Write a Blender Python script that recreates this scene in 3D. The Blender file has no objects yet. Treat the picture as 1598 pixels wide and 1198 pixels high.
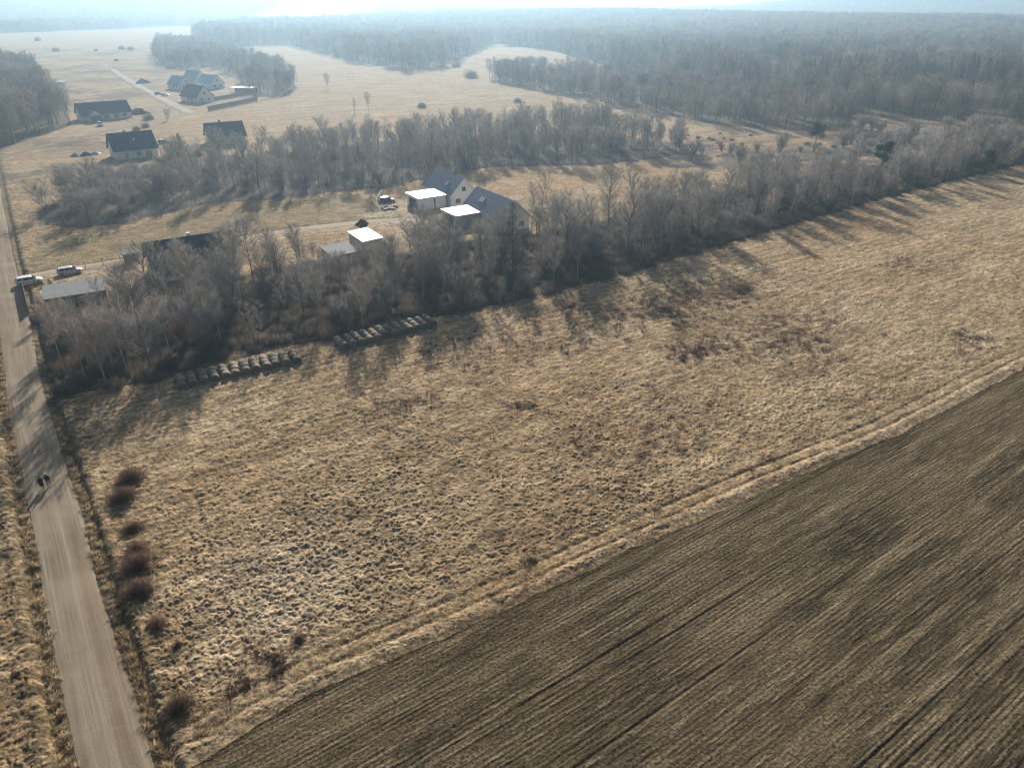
import bpy, bmesh, math, random
import numpy as np
from mathutils import Vector, Matrix
R = math.radians
scene = bpy.context.scene
COL = scene.collection
random.seed(7); rng = np.random.default_rng(7)

# ------------------------------------------------------------------ camera, sky, sun, exposure
CAM_H = 48.0; PITCH = R(27.9); FPX = 1110.0
cam = bpy.data.cameras.new('camera'); cam.sensor_width = 36; cam.lens = 36 * FPX / 1598
cam.clip_end = 30000; cam.clip_start = 0.5
co = bpy.data.objects.new('camera', cam); COL.objects.link(co)
co.location = (0, 0, CAM_H); co.rotation_euler = (R(90) - PITCH, 0, 0); scene.camera = co
SUN_EL = R(23); SUN_AZ = R(-8)            # azimuth from +Y, positive towards +X
world = bpy.data.worlds.new('World'); scene.world = world; world.use_nodes = True
wn = world.node_tree
sky = wn.nodes.new('ShaderNodeTexSky'); sky.sky_type = 'NISHITA'; sky.sun_disc = False
sky.sun_elevation = SUN_EL; sky.sun_rotation = SUN_AZ; sky.dust_density = 2.5; sky.air_density = 1.0
wn.links.new(sky.outputs[0], wn.nodes['Background'].inputs[0]); wn.nodes['Background'].inputs[1].default_value = 0.048
sun = bpy.data.lights.new('sun', 'SUN'); sun.energy = 4.8; sun.angle = R(0.55); sun.color = (1, 0.915, 0.80)
so = bpy.data.objects.new('sun', sun); COL.objects.link(so)
sd = Vector((math.sin(SUN_AZ) * math.cos(SUN_EL), math.cos(SUN_AZ) * math.cos(SUN_EL), math.sin(SUN_EL)))
so.rotation_euler = sd.to_track_quat('Z', 'Y').to_euler()
scene.view_settings.view_transform = 'Standard'; scene.view_settings.look = 'None'
scene.view_settings.exposure = 0.66; scene.view_settings.gamma = 1; scene.view_settings.use_curve_mapping = False
scene.render.engine = 'CYCLES'; cy = scene.cycles
cy.max_bounces = 4; cy.diffuse_bounces = 2; cy.glossy_bounces = 2; cy.transparent_max_bounces = 8; cy.volume_bounces = 0
cy.use_denoising = True; cy.denoising_prefilter = 'ACCURATE'; cy.use_adaptive_sampling = False; cy.pixel_filter_type = 'BLACKMAN_HARRIS'; cy.filter_width = 1.25
HAZE = 0.00035

# ------------------------------------------------------------------ helpers
SP, CP = math.sin(PITCH), math.cos(PITCH)
def P(u, v, z=0.0):
    xc = (u - 799) / FPX; yc = (599 - v) / FPX
    t = (z - CAM_H) / (-SP + yc * CP)
    return np.array([xc * t, (CP + yc * SP) * t])
def PX(x, y, z=0.0):
    dx, dy, dz = x, y, z - CAM_H
    t = dy * CP - dz * SP
    return 799 + FPX * dx / t, 599 - FPX * (dy * SP + dz * CP) / t
def poly(*pts): return np.array([P(*q) for q in pts])
def inside(pl, x, y):
    x = np.asarray(x, float); y = np.asarray(y, float); r = np.zeros(x.shape, bool); n = len(pl)
    for i in range(n):
        x1, y1 = pl[i]; x2, y2 = pl[(i + 1) % n]
        if y1 == y2: continue
        c = ((y1 > y) != (y2 > y)) & (x < (x2 - x1) * (y - y1) / (y2 - y1) + x1); r ^= c
    return r
def dist_line(pl, x, y):
    d = np.full(np.shape(x), 1e9)
    for a, b in zip(pl, pl[1:]):
        ab = b - a; t = np.clip(((x - a[0]) * ab[0] + (y - a[1]) * ab[1]) / (ab @ ab), 0, 1)
        d = np.minimum(d, np.hypot(x - a[0] - t * ab[0], y - a[1] - t * ab[1]))
    return d
TAB = rng.random((256, 256)); TX = rng.random((256, 256)); TY = rng.random((256, 256))
def vnoise(x, y, s=0):
    xi = np.floor(x).astype(np.int64); yi = np.floor(y).astype(np.int64); fx = x - xi; fy = y - yi
    fx = fx * fx * (3 - 2 * fx); fy = fy * fy * (3 - 2 * fy); xi += s * 37; yi += s * 91
    a = TAB[xi & 255, yi & 255]; b = TAB[(xi + 1) & 255, yi & 255]; c = TAB[xi & 255, (yi + 1) & 255]; d = TAB[(xi + 1) & 255, (yi + 1) & 255]
    return (a * (1 - fx) + b * fx) * (1 - fy) + (c * (1 - fx) + d * fx) * fy
def fbm(x, y, s=0, o=3):
    r = 0; a = 0.5; t = 0
    for k in range(o): r = r + a * vnoise(x * 2 ** k, y * 2 ** k, s + k); t += a; a *= 0.5
    return r / t
def domes(x, y, s=0):
    xi = np.floor(x).astype(np.int64); yi = np.floor(y).astype(np.int64); h = np.zeros(x.shape)
    for i in (-1, 0, 1):
        for j in (-1, 0, 1):
            ax = (xi + i + s * 17) & 255; ay = (yi + j + s * 53) & 255
            dx = x - (xi + i + TX[ax, ay]); dy = y - (yi + j + TY[ax, ay]); rr = 0.5 + 0.55 * TAB[ax, ay]
            h = np.maximum(h, (0.45 + 0.55 * TAB[ay, ax]) * np.clip(1 - (dx * dx + dy * dy) / (rr * rr), 0, 1) ** 0.7)
    return h
def bump2(x, y, cx, cy, sx, sy, h): return h * np.exp(-((x - cx) / sx) ** 2 - ((y - cy) / sy) ** 2)
def hgt(x, y):                              # broad lie of the land: flat near by, low wooded rises far off
    x = np.asarray(x, float); y = np.asarray(y, float)
    r = bump2(x, y, 150, 1950, 700, 480, 26) + bump2(x, y, 900, 1500, 420, 420, 12)
    r = r + bump2(x, y, -1250, 3000, 1150, 500, 74) + bump2(x, y, 1900, 3300, 1300, 600, 72) + bump2(x, y, 500, 4200, 900, 500, 20)
    return r
def ground_z(x, y): return float(hgt(x, y))

def tag(o, label=None, cat=None, group=None, kind=None):
    if label: o['label'] = label
    if cat: o['category'] = cat
    if group: o['group'] = group
    if kind: o['kind'] = kind
    return o
def link(name, me, parent=None, loc=None):
    o = bpy.data.objects.new(name, me); COL.objects.link(o)
    if parent: o.parent = parent
    if loc is not None: o.location = loc
    return o
def empty(name, loc, rz=0.0):
    o = bpy.data.objects.new(name, None); COL.objects.link(o); o.location = loc; o.rotation_euler = (0, 0, rz); o.empty_display_size = 0.3
    return o
def mesh(name, V, Q=None, T=None, mats=(), smooth=False, mi=None):
    """mesh from numpy: quads Q, triangles T"""
    me = bpy.data.meshes.new(name); V = np.asarray(V, np.float32)
    Q = np.zeros((0, 4), np.int32) if Q is None else np.asarray(Q, np.int32).reshape(-1, 4)
    T = np.zeros((0, 3), np.int32) if T is None else np.asarray(T, np.int32).reshape(-1, 3)
    me.vertices.add(len(V)); me.vertices.foreach_set('co', V.ravel())
    li = np.concatenate([Q.ravel(), T.ravel()]); nq, nt = len(Q), len(T)
    me.loops.add(len(li)); me.loops.foreach_set('vertex_index', li)
    me.polygons.add(nq + nt)
    st = np.concatenate([np.arange(nq) * 4, nq * 4 + np.arange(nt) * 3]).astype(np.int32)
    me.polygons.foreach_set('loop_start', st)
    if smooth: me.polygons.foreach_set('use_smooth', np.ones(nq + nt, bool))
    for m in mats: me.materials.append(m)
    if mi is not None: me.polygons.foreach_set('material_index', np.asarray(mi, np.int32))
    me.update(calc_edges=True); me.validate()
    return me

# ------------------------------------------------------------------ materials
def nt(name):
    m = bpy.data.materials.new(name); m.use_nodes = True; t = m.node_tree; b = t.nodes['Principled BSDF']
    b.inputs['Roughness'].default_value = 0.85
    try: b.inputs['Specular IOR Level'].default_value = 0.2
    except Exception: pass
    return m, t, b
def N(t, typ, **kw):
    n = t.nodes.new(typ)
    for k, v in kw.items():
        if k in n.inputs: n.inputs[k].default_value = v
        else: setattr(n, k, v)
    return n
def noise(t, vec, scale, detail=3, rough=0.55):
    n = N(t, 'ShaderNodeTexNoise'); n.inputs['Scale'].default_value = scale; n.inputs['Detail'].default_value = detail; n.inputs['Roughness'].default_value = rough
    if vec is not None: t.links.new(vec, n.inputs['Vector'])
    return n.outputs['Fac']
def ramp(t, fac, *stops):
    n = N(t, 'ShaderNodeValToRGB'); cr = n.color_ramp
    while len(cr.elements) < len(stops): cr.elements.new(0.5)
    for e, (p, c) in zip(cr.elements, stops):
        e.position = p; e.color = (c, c, c, 1) if isinstance(c, (int, float)) else (*c, 1)
    t.links.new(fac, n.inputs[0]); return n.outputs[0]
def mix(t, fac, a, b, typ='MIX'):
    n = N(t, 'ShaderNodeMix', data_type='RGBA', blend_type=typ)
    for s, v in ((0, fac), (6, a), (7, b)):
        if hasattr(v, 'is_output'): t.links.new(v, n.inputs[s])
        else: n.inputs[s].default_value = v if s == 0 else (*v, 1)
    return n.outputs[2]
def math_(t, op, a, b=0.0):
    n = N(t, 'ShaderNodeMath', operation=op)
    for i, v in enumerate((a, b)):
        if hasattr(v, 'is_output'): t.links.new(v, n.inputs[i])
        else: n.inputs[i].default_value = v
    return n.outputs[0]
def attr(t, name): return N(t, 'ShaderNodeAttribute', attribute_name=name).outputs['Fac']
def bump(t, b, h, strength=0.5, dist=0.1):
    n = N(t, 'ShaderNodeBump'); n.inputs['Strength'].default_value = strength; n.inputs['Distance'].default_value = dist
    t.links.new(h, n.inputs['Height']); t.links.new(n.outputs[0], b.inputs['Normal'])
def simple(name, c, rough=0.8, var=0.25, scale=3.0, metal=0.0, spec=None, objrand=0.0, bumpy=0.0):
    m, t, b = nt(name); pos = N(t, 'ShaderNodeTexCoord').outputs['Object']
    f = noise(t, pos, scale, 4)
    lo = tuple(max(0, x * (1 - var)) for x in c); hi = tuple(min(1, x * (1 + var)) for x in c)
    colr = ramp(t, f, (0.3, lo), (0.7, hi))
    if objrand:
        rnd = N(t, 'ShaderNodeObjectInfo').outputs['Random']
        colr = mix(t, 1.0, colr, ramp(t, rnd, (0, tuple(1 - objrand * k for k in (1, .9, .8))), (1, tuple(1 + objrand * k for k in (1, .9, .8)))), 'MULTIPLY')
    t.links.new(colr, b.inputs['Base Color']); b.inputs['Roughness'].default_value = rough; b.inputs['Metallic'].default_value = metal
    if spec is not None: b.inputs['Specular IOR Level'].default_value = spec
    if bumpy: bump(t, b, noise(t, pos, scale * 3, 4), bumpy, 0.05)
    return m
M = {}
M['bark'] = simple('dark_bark', (.12, .10, .085), .9, .35, 4, objrand=.2)
M['birch_bark'] = simple('pale_birch_bark', (.40, .36, .31), .85, .4, 5, objrand=.15)
M['twig'] = simple('bare_twigs', (.31, .285, .262), .8, .25, .5, objrand=.22)
M['twig_red'] = simple('reddish_twigs', (.335, .285, .252), .8, .25, .5, objrand=.2)
M['twig_far'] = simple('grey_twigs', (.24, .21, .18), .85, .25, .2, objrand=.38)
M['brush'] = simple('undergrowth_twigs', (.15, .12, .09), .9, .3, 1, objrand=.2)
M['shrub'] = simple('brown_shrub_twigs', (.165, .108, .075), .9, .3, 2, objrand=.15)
M['needle'] = simple('dark_needles', (.024, .040, .022), .7, .35, 2, objrand=.1)
M['thuja'] = simple('brownish_needles', (.13, .09, .03), .8, .4, 3)
M['autumn'] = simple('dry_orange_leaves', (.38, .12, .05), .8, .3, 2)
M['white_wall'] = simple('white_render', (.84, .83, .81), .85, .06, 1.5)
M['grey_wall'] = simple('grey_render', (.42, .41, .39), .85, .1, 1.5)
M['wood'] = simple('weathered_boards', (.22, .16, .11), .85, .3, 4)
M['warm_door'] = simple('warm_wood_door', (.42, .24, .12), .6, .2, 4)
M['white_pvc'] = simple('white_frame', (.8, .8, .78), .5, .03, 2)
M['dark_metal'] = simple('dark_metal', (.05, .052, .056), .5, .2, 3)
M['glass'] = simple('window_glass', (.03, .04, .05), .08, .1, 1, spec=.6)
M['white_metal'] = simple('white_roof_sheet', (.82, .81, .79), .38, .05, 1.0, spec=.6)
M['fabric_white'] = simple('white_wrap', (.82, .82, .82), .4, .08, 3)
M['soil'] = simple('dark_soil', (.06, .047, .036), .95, .35, 2)
M['tyre'] = simple('tyre_rubber', (.02, .02, .02), .8, .2, 5)
M['rim'] = simple('rim_alloy', (.5, .5, .5), .35, .1, 5, metal=.8)
M['lamp'] = simple('lamp_lens', (.75, .75, .72), .15, .05, 5, spec=.6)
M['red_lamp'] = simple('red_lamp_lens', (.5, .03, .02), .2, .1, 5)
def paint(name, c):
    m = simple(name, c, .3, .04, 1, spec=.5)
    m.node_tree.nodes['Principled BSDF'].inputs['Coat Weight'].default_value = .5; return m
M['car_white'] = paint('white_car_paint', (.78, .79, .8)); M['car_silver'] = paint('silver_car_paint', (.52, .53, .55)); M['car_dark'] = paint('dark_car_paint', (.03, .033, .04))
def roofmat(name, c, per=0.35, axis='X', rough=.55, var=.2):
    m, t, b = nt(name); tc = N(t, 'ShaderNodeTexCoord').outputs['Object']
    w = N(t, 'ShaderNodeTexWave', wave_type='BANDS', bands_direction=axis); w.inputs['Scale'].default_value = 0.314 / per; w.inputs['Distortion'].default_value = .2
    t.links.new(tc, w.inputs['Vector'])
    f = noise(t, tc, .8, 4)
    colr = ramp(t, f, (.3, tuple(x * (1 - var) for x in c)), (.7, tuple(x * (1 + var) for x in c)))
    colr = mix(t, math_(t, 'MULTIPLY', w.outputs['Fac'], .35), colr, tuple(x * .55 for x in c))
    t.links.new(colr, b.inputs['Base Color']); b.inputs['Roughness'].default_value = rough; b.inputs['Specular IOR Level'].default_value = .35
    bump(t, b, w.outputs['Fac'], .4, .04); return m
M['roof_dark'] = roofmat('dark_tile_roof', (.028, .033, .05)); M['roof_blue'] = roofmat('blue_grey_sheet_roof', (.07, .135, .235), .5)
M['white_roof'] = roofmat('white_sheet_roof', (.70, .69, .68), .9, 'X', .45, .12)
M['roof_navy'] = roofmat('navy_tile_roof', (.04, .075, .135)); M['roof_light'] = roofmat('pale_grey_roof', (.27, .40, .50), .5); M['roof_tin'] = roofmat('grey_corrugated_roof', (.25, .265, .27), .25, 'Y', .95, .15)

# ------------------------------------------------------------------ plan of the place (world metres)
E1 = np.array([math.cos(R(34.5)), math.sin(R(34.5))]); E2 = np.array([-E1[1], E1[0]])
road_c = poly((240, 1400), (181, 1198), (131, 1000), (85, 800), (61, 700), (37, 600), (31, 560), (18, 480), (5, 420), (-8, 340), (-14, 290))
d_ = road_c[-1] - road_c[-2]; road_c = np.vstack([road_c, road_c[-1] + d_ / np.linalg.norm(d_) * 140])
drive_c = poly((10, 438), (60, 428), (130, 417), (200, 405), (290, 390), (360, 375), (450, 360), (560, 347), (620, 343), (690, 346))
lane_c = poly((-20, 249), (30, 238), (130, 212), (215, 194), (270, 182), (303, 178))
lane2_c = poly((303, 178), (275, 165), (240, 147), (215, 133), (188, 117), (176, 108))
path_c = poly((60, 241), (120, 238), (180, 236)); path2_c = poly((240, 226), (275, 222), (310, 221))
bound = poly((1900, 440), (1598, 574), (1400, 680), (1200, 762), (1000, 852), (820, 937), (640, 1017), (500, 1077), (400, 1132), (290, 1205), (190, 1330))
crop_poly = np.vstack([bound, [[bound[-1][0], -40], [260, -40]]])
front_line = [(85, 622), (180, 608), (270, 592), (470, 538), (520, 530), (690, 494), (850, 462), (1000, 422), (1200, 362), (1400, 305), (1598, 255)]
back_line = [(1598, 232), (1400, 258), (1200, 284), (1000, 335), (900, 362), (800, 372), (700, 385), (640, 400), (450, 415), (170, 478), (50, 500)]
belt1 = poly(*front_line, *back_line)
belt2 = poly((70, 352), (130, 358), (200, 348), (320, 318), (420, 312), (500, 303), (600, 293), (650, 283), (760, 262), (850, 258), (930, 258), (1040, 246), (1080, 235), (1030, 222), (900, 200), (760, 208), (700, 215), (600, 222), (500, 232), (385, 240), (330, 246), (230, 262), (120, 300), (60, 330))
scrub = poly((1050, 262), (1200, 268), (1400, 250), (1598, 228), (1598, 200), (1450, 200), (1330, 206), (1300, 228), (1180, 236), (1040, 222))
lawn = poly((30, 420), (60, 390), (330, 330), (560, 305), (600, 330), (560, 345), (360, 368), (200, 398), (60, 424))
woodA = poly((-200, 250), (0, 232), (60, 214), (112, 196), (100, 165), (72, 142), (55, 112), (0, 100), (-200, 100))
woodB = poly((240, 98), (262, 108), (330, 106), (372, 126), (395, 152), (440, 152), (466, 138), (440, 112), (380, 88), (345, 78), (320, 70), (245, 66))
woodC = poly((300, 64), (350, 75), (450, 71), (550, 96), (640, 112), (690, 106), (760, 74), (700, 50), (590, 46), (500, 50), (400, 46), (310, 55))
woodD = poly((590, 90), (690, 80), (780, 70), (860, 80), (905, 92), (960, 106), (1050, 128), (1150, 150), (1300, 176), (1450, 188), (1598, 196), (1900, 205), (2300, 60), (1300, 24), (590, 24))
woodE = poly((765, 126), (830, 137), (900, 152), (1000, 172), (1100, 192), (1200, 203), (1330, 206), (1330, 180), (1150, 152), (1050, 132), (960, 120), (860, 116), (770, 112))
woodF = poly((-900, 52), (0, 53), (300, 44), (480, 33), (640, 26), (640, 17.5), (-900, 17.5))
woodG = poly((1000, 26), (1350, 36), (1600, 60), (2300, 60), (2300, 19), (1000, 19))
ALLW = [belt1, belt2, woodA, woodB, woodC, woodD, woodE, woodF, woodG]

# ------------------------------------------------------------------ ground: one sheet to the horizon
def build_ground():
    NT = 1500
    th = np.linspace(R(-52), R(52), NT)
    vr = np.concatenate([np.linspace(1420, 620, 760), np.linspace(619, 120, 420), np.linspace(119, 16, 110)])
    rr = np.array([P(799, v)[1] for v in vr]); rr = np.concatenate([[1.0, 8.0], rr, [14000.0]])
    NR = len(rr)
    TH, RR = np.meshgrid(th, rr); X = RR * np.sin(TH); Y = RR * np.cos(TH)
    Z = hgt(X, Y)
    dr = np.gradient(rr)[:, None] * np.ones_like(X)
    crop = inside(crop_poly, X + .7 * (fbm(X * .35, Y * .35, 91, 4) - .5), Y + .7 * (fbm(X * .35, Y * .35, 95, 4) - .5))
    db = dist_line(bound, X, Y)
    droad = dist_line(road_c, X, Y); ddrive = np.minimum(dist_line(drive_c, X, Y), np.minimum(dist_line(lane_c, X, Y), dist_line(lane2_c, X, Y)))
    ddrive = np.minimum(ddrive, np.minimum(dist_line(path_c, X, Y), dist_line(path2_c, X, Y)))
    s = X * E1[0] + Y * E1[1]; n = X * E2[0] + Y * E2[1]
    near = np.clip((420 - RR) / 250, 0, 1)
    # meadow tussocks, clumped and combed along the mowing direction
    wx = X + .8 * (fbm(X * .5, Y * .5, 3) - .5); wy = Y + .8 * (fbm(X * .5, Y * .5, 5) - .5)
    ws = wx * E1[0] + wy * E1[1]; wn_ = wx * E2[0] + wy * E2[1]
    comb = fbm(X * .018, Y * .018, 11)
    t0 = domes(wx / .68, wy / .68, 7); t1 = .55 * t0 + .7 * domes(wx / .38, wy / .38, 1); t2 = domes(ws / 1.2, wn_ / .5, 2); t3 = domes(wx / .27, wy / .27, 4)
    k = np.clip((comb - .35) * 3 + (Y - 60) / 120, 0, 1)
    tus = (1 - k) * t1 + k * (.45 * t1 + .55 * t2)
    dens = np.clip(.45 + .75 * fbm(X * .07, Y * .07, 21) + .9 * (fbm(X * .8, Y * .8, 23) - .5), .3, 1.4)
    rows = .35 * (.5 + .5 * np.sin(2 * math.pi * (n + 2.5 * fbm(X * .05, Y * .05, 9)) / 2.1)) + 1.3 * fbm(s * .1, n * .8, 33)
    A = .215 * np.clip(1.25 - RR / 420, .35, 1)
    hm = A * dens * (tus + .6 * t3 + .5 * (fbm(X * 3.1, Y * 3.1, 29, 2) - .5)) + (.07 + .10 * np.clip((X - 20) / 60, 0, 1)) * rows * k * (.4 + .8 * fbm(s * .05, n * .2, 27)) + .22 * (fbm(X * .12, Y * .12, 31) - .5)
    # crop rows: drilled ridges and wheel tracks
    ncrop = n + .5 * (fbm(s * .02, n * .02, 41) - .5)
    hr = .048 * np.abs(np.sin(math.pi * ncrop / .40)) * np.clip(2.4 * fbm(s * .08, n * .35, 81) - .5, .25, 1) + .05 * (fbm(s * 1.6, n * 2.0, 43) - .5) + .07 * (fbm(s * .05, n * .9, 45) - .5)
    tram = np.zeros_like(X)
    for off in (-3.2, -9.5, -15, -21, -27.5, -33, -40, -52):
        for w in ((0,) if off in (-3.2, -15, -33) else (-.85, .85)):
            tram = np.maximum(tram, np.exp(-((ncrop + .8 * (fbm(s * .02, n * .02, 77) - .5) - (np.mean((bound[3:8] @ E2)) + off + w)) / .15) ** 2) * np.clip(2.2 * fbm(s * .03, n * .02 + off, 79) - .55, .05, 1))
    hr = hr - .065 * tram
    # banked edge strip with two wheel tracks on the meadow side
    strip = np.where(~crop, np.exp(-((db - 1.0) / .5) ** 2), 0)
    rut = np.where(~crop, np.exp(-((db - 2.0) / .24) ** 2) + np.exp(-((db - 3.6) / .24) ** 2), 0)
    hm = hm * (1 - .55 * np.clip(np.where(~crop, np.exp(-((db - 3.0) / 2.0) ** 2), 0), 0, 1)) + .06 * strip - .13 * rut * (.5 + fbm(s * .12, n * .12, 71))
    hm = hm * np.where(crop, 1, np.clip((db - .15) / 1.1, 0, 1)) + .04
    for pts in (((345, 930), (385, 1020)), ((300, 760), (330, 870)), ((545, 640), (680, 715)), ((560, 620), (720, 700))):
        hm = hm - .11 * np.exp(-(dist_line(poly(*pts), X, Y) / .3) ** 2)
    h = np.where(crop, hr, hm)
    hfar = .12 * (fbm(X * .4, Y * .4, 51) - .5) * np.clip(1.5 - RR / 500, 0, 1)
    h = near * h + (1 - near) * hfar
    lawnm = inside(lawn, X, Y); h = np.where(lawnm, h * .35, h)
    e = np.clip((droad - 2.2) / 1.3, 0, 1); h = h * e - .10 * (1 - e) - .38 * np.exp(-((droad - 3.1) / .45) ** 2) * near + .25 * np.exp(-((droad - 4.1) / .7) ** 2) * near
    e2 = np.clip((ddrive - 1.2) / 1.5, 0, 1); h = h * e2 - .08 * (1 - e2)
    pads = np.zeros_like(X)
    for (cx, cyy, rad) in PADS: pads = np.maximum(pads, np.clip(1.6 - np.hypot(X - cx, Y - cyy) / rad, 0, 1))
    h = h * (1 - pads) - .03 * pads
    Z = Z + h
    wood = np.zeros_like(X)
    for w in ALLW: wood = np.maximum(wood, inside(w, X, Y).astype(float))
    red = np.zeros_like(X)
    for (u, v, ru, am) in ((1130, 460, 9, .9), (1210, 515, 7, .8), (1230, 530, 6, .6), (1000, 490, 6, .7), (820, 635, 2.2, .9), (830, 545, 5, .5), (1090, 545, 5, .6), (1505, 530, 3, .7), (640, 630, 3, .5), (1420, 420, 6, .4), (970, 700, 12, .35), (1050, 620, 10, .35), (880, 480, 4, .5)):
        c = P(u, v); red = np.maximum(red, am * np.exp(-(((X - c[0]) * E1[0] + (Y - c[1]) * E1[1]) / ru) ** 2 - (((X - c[0]) * E2[0] + (Y - c[1]) * E2[1]) / (ru * .6)) ** 2))
    pale = np.zeros_like(X)
    for (u, v, ru, am) in ((440, 900, 6, 1), (450, 960, 4, .8), (420, 960, 3, .6), (745, 410, 10, .0), (1350, 480, 14, .5), (606, 334, 13, 1), (650, 336, 10, 1), (160, 423, 8, .8), (690, 345, 8, .9), (230, 400, 5, .6), (1560, 640, 8, .6)):
        c = P(u, v); pale = np.maximum(pale, am * np.exp(-((X - c[0]) / ru) ** 2 - ((Y - c[1]) / ru) ** 2))
    pale = np.maximum(pale, strip * .3)
    rough = np.zeros_like(X)
    for (u, v, r_) in ((100, 150, 90), (40, 265, 30), (60, 310, 18), (140, 112, 120), (215, 118, 80), (60, 85, 160), (200, 85, 140), (120, 225, 25), (1130, 225, 40), (1300, 190, 50), (1450, 205, 40)):
        c = P(u, v); rough = np.maximum(rough, np.exp(-((X - c[0]) ** 2 + (Y - c[1]) ** 2) / r_ ** 2))
    reed = np.zeros_like(X)
    for (u, v, ru, rv) in ((860, 285, 22, 14), (760, 262, 18, 14), (1180, 232, 30, 22), (200, 245, 14, 8), (1000, 290, 18, 12), (590, 195, 25, 20), (990, 270, 22, 14)):
        c = P(u, v); reed = np.maximum(reed, np.exp(-(((X - c[0]) * E1[0] + (Y - c[1]) * E1[1]) / ru) ** 2 - (((X - c[0]) * E2[0] + (Y - c[1]) * E2[1]) / rv) ** 2))
    idx = np.arange(NR * NT).reshape(NR, NT)
    Q = np.stack([idx[:-1, :-1], idx[:-1, 1:], idx[1:, 1:], idx[1:, :-1]], -1).reshape(-1, 4)
    V = np.stack([X, Y, Z], -1).reshape(-1, 3)
    cropf = crop[:-1, :-1].ravel()
    def part(sel, name, mat, at):
        q = Q[sel]; used = np.zeros(len(V), bool); used[q.ravel()] = True
        mp = np.cumsum(used) - 1
        me = mesh(name, V[used], mp[q], mats=[mat], smooth=True)
        for an, arr in at.items():
            a = me.attributes.new(an, 'FLOAT', 'POINT'); a.data.foreach_set('value', arr.ravel()[used].astype(np.float32))
        return link(name, me)
    verge = np.clip(1.4 - droad / 5.5, 0, 1)
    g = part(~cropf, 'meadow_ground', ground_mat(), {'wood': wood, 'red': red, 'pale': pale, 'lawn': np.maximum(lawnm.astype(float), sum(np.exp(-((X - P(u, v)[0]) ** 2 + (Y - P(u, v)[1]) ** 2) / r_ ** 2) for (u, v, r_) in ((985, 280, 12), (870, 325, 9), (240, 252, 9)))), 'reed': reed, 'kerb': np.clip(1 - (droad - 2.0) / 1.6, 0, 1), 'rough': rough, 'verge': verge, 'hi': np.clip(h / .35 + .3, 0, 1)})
    tag(g, 'straw coloured winter meadow and farmland running to the horizon', 'ground', kind='structure')
    c = part(cropf, 'crop_field', crop_mat(), {'tram': tram, 'edge': np.exp(-db / 1.2)})
    tag(c, 'dark brown drilled crop field beyond the pale grass strip', 'field', kind='structure')

def ground_mat():
    m, t, b = nt('dry_meadow_grass'); pos = N(t, 'ShaderNodeNewGeometry').outputs['Position']
    mp = N(t, 'ShaderNodeMapping', vector_type='TEXTURE'); mp.inputs['Rotation'].default_value = (0, 0, R(34.5)); mp.inputs['Scale'].default_value = (3.5, 1, 1); t.links.new(pos, mp.inputs[0])
    big = noise(t, pos, .018, 4); mid = noise(t, mp.outputs[0], .16, 4); fine = noise(t, pos, 2.2, 5, .65); fine2 = noise(t, mp.outputs[0], 1.3, 4)
    c = ramp(t, mid, (.28, (.245, .176, .102)), (.5, (.35, .262, .16)), (.74, (.47, .365, .235)))
    c = mix(t, ramp(t, big, (.42, 0), (.68, .55)), c, (.32, .20, .105))
    c = mix(t, math_(t, 'MULTIPLY', attr(t, 'pale'), .5), c, (.48, .40, .30))
    rn = ramp(t, math_(t, 'ADD', noise(t, pos, .55, 5, .7), math_(t, 'MULTIPLY', attr(t, 'red'), .21)), (.61, 0), (.68, .85))
    c = mix(t, rn, c, (.105, .062, .042))
    c = mix(t, math_(t, 'MULTIPLY', attr(t, 'reed'), ramp(t, noise(t, pos, .12, 4), (.35, .2), (.6, .9))), c, (.40, .25, .125))
    ro = ramp(t, math_(t, 'ADD', math_(t, 'MULTIPLY', noise(t, pos, .022, 6, .75), .7), math_(t, 'MULTIPLY', noise(t, pos, .15, 5, .7), .3)), (.47, 0), (.55, .95))
    c = mix(t, math_(t, 'MULTIPLY', attr(t, 'rough'), ro), c, (.115, .09, .068))
    c = mix(t, math_(t, 'MULTIPLY', attr(t, 'lawn'), ramp(t, noise(t, pos, .25, 4), (.35, .15), (.65, .8))), c, (.17, .145, .065))
    vn = ramp(t, math_(t, 'ADD', noise(t, pos, .9, 4), math_(t, 'MULTIPLY', attr(t, 'verge'), .36)), (.62, 0), (.8, .75))
    c = mix(t, vn, c, (.12, .095, .055))
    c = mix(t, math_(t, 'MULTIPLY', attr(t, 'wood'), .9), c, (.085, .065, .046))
    c = mix(t, ramp(t, math_(t, 'ADD', noise(t, pos, .8, 4), math_(t, 'MULTIPLY', attr(t, 'kerb'), .6)), (.72, 0), (.95, .85)), c, (.15, .115, .078))
    gn = ramp(t, noise(t, pos, .35, 4), (.6, 0), (.75, .5)); c = mix(t, math_(t, 'MULTIPLY', gn, .6), c, (.17, .16, .06))
    c = mix(t, 1.0, c, ramp(t, fine, (.34, .42), (.66, 1.6)), 'MULTIPLY')
    c = mix(t, 1.0, c, ramp(t, fine2, (.34, .6), (.66, 1.35)), 'MULTIPLY')
    t.links.new(c, b.inputs['Base Color']); b.inputs['Roughness'].default_value = 1; b.inputs['Specular IOR Level'].default_value = .07
    bump(t, b, math_(t, 'ADD', noise(t, pos, 5, 5, .7), fine), .9, .12); return m
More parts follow.
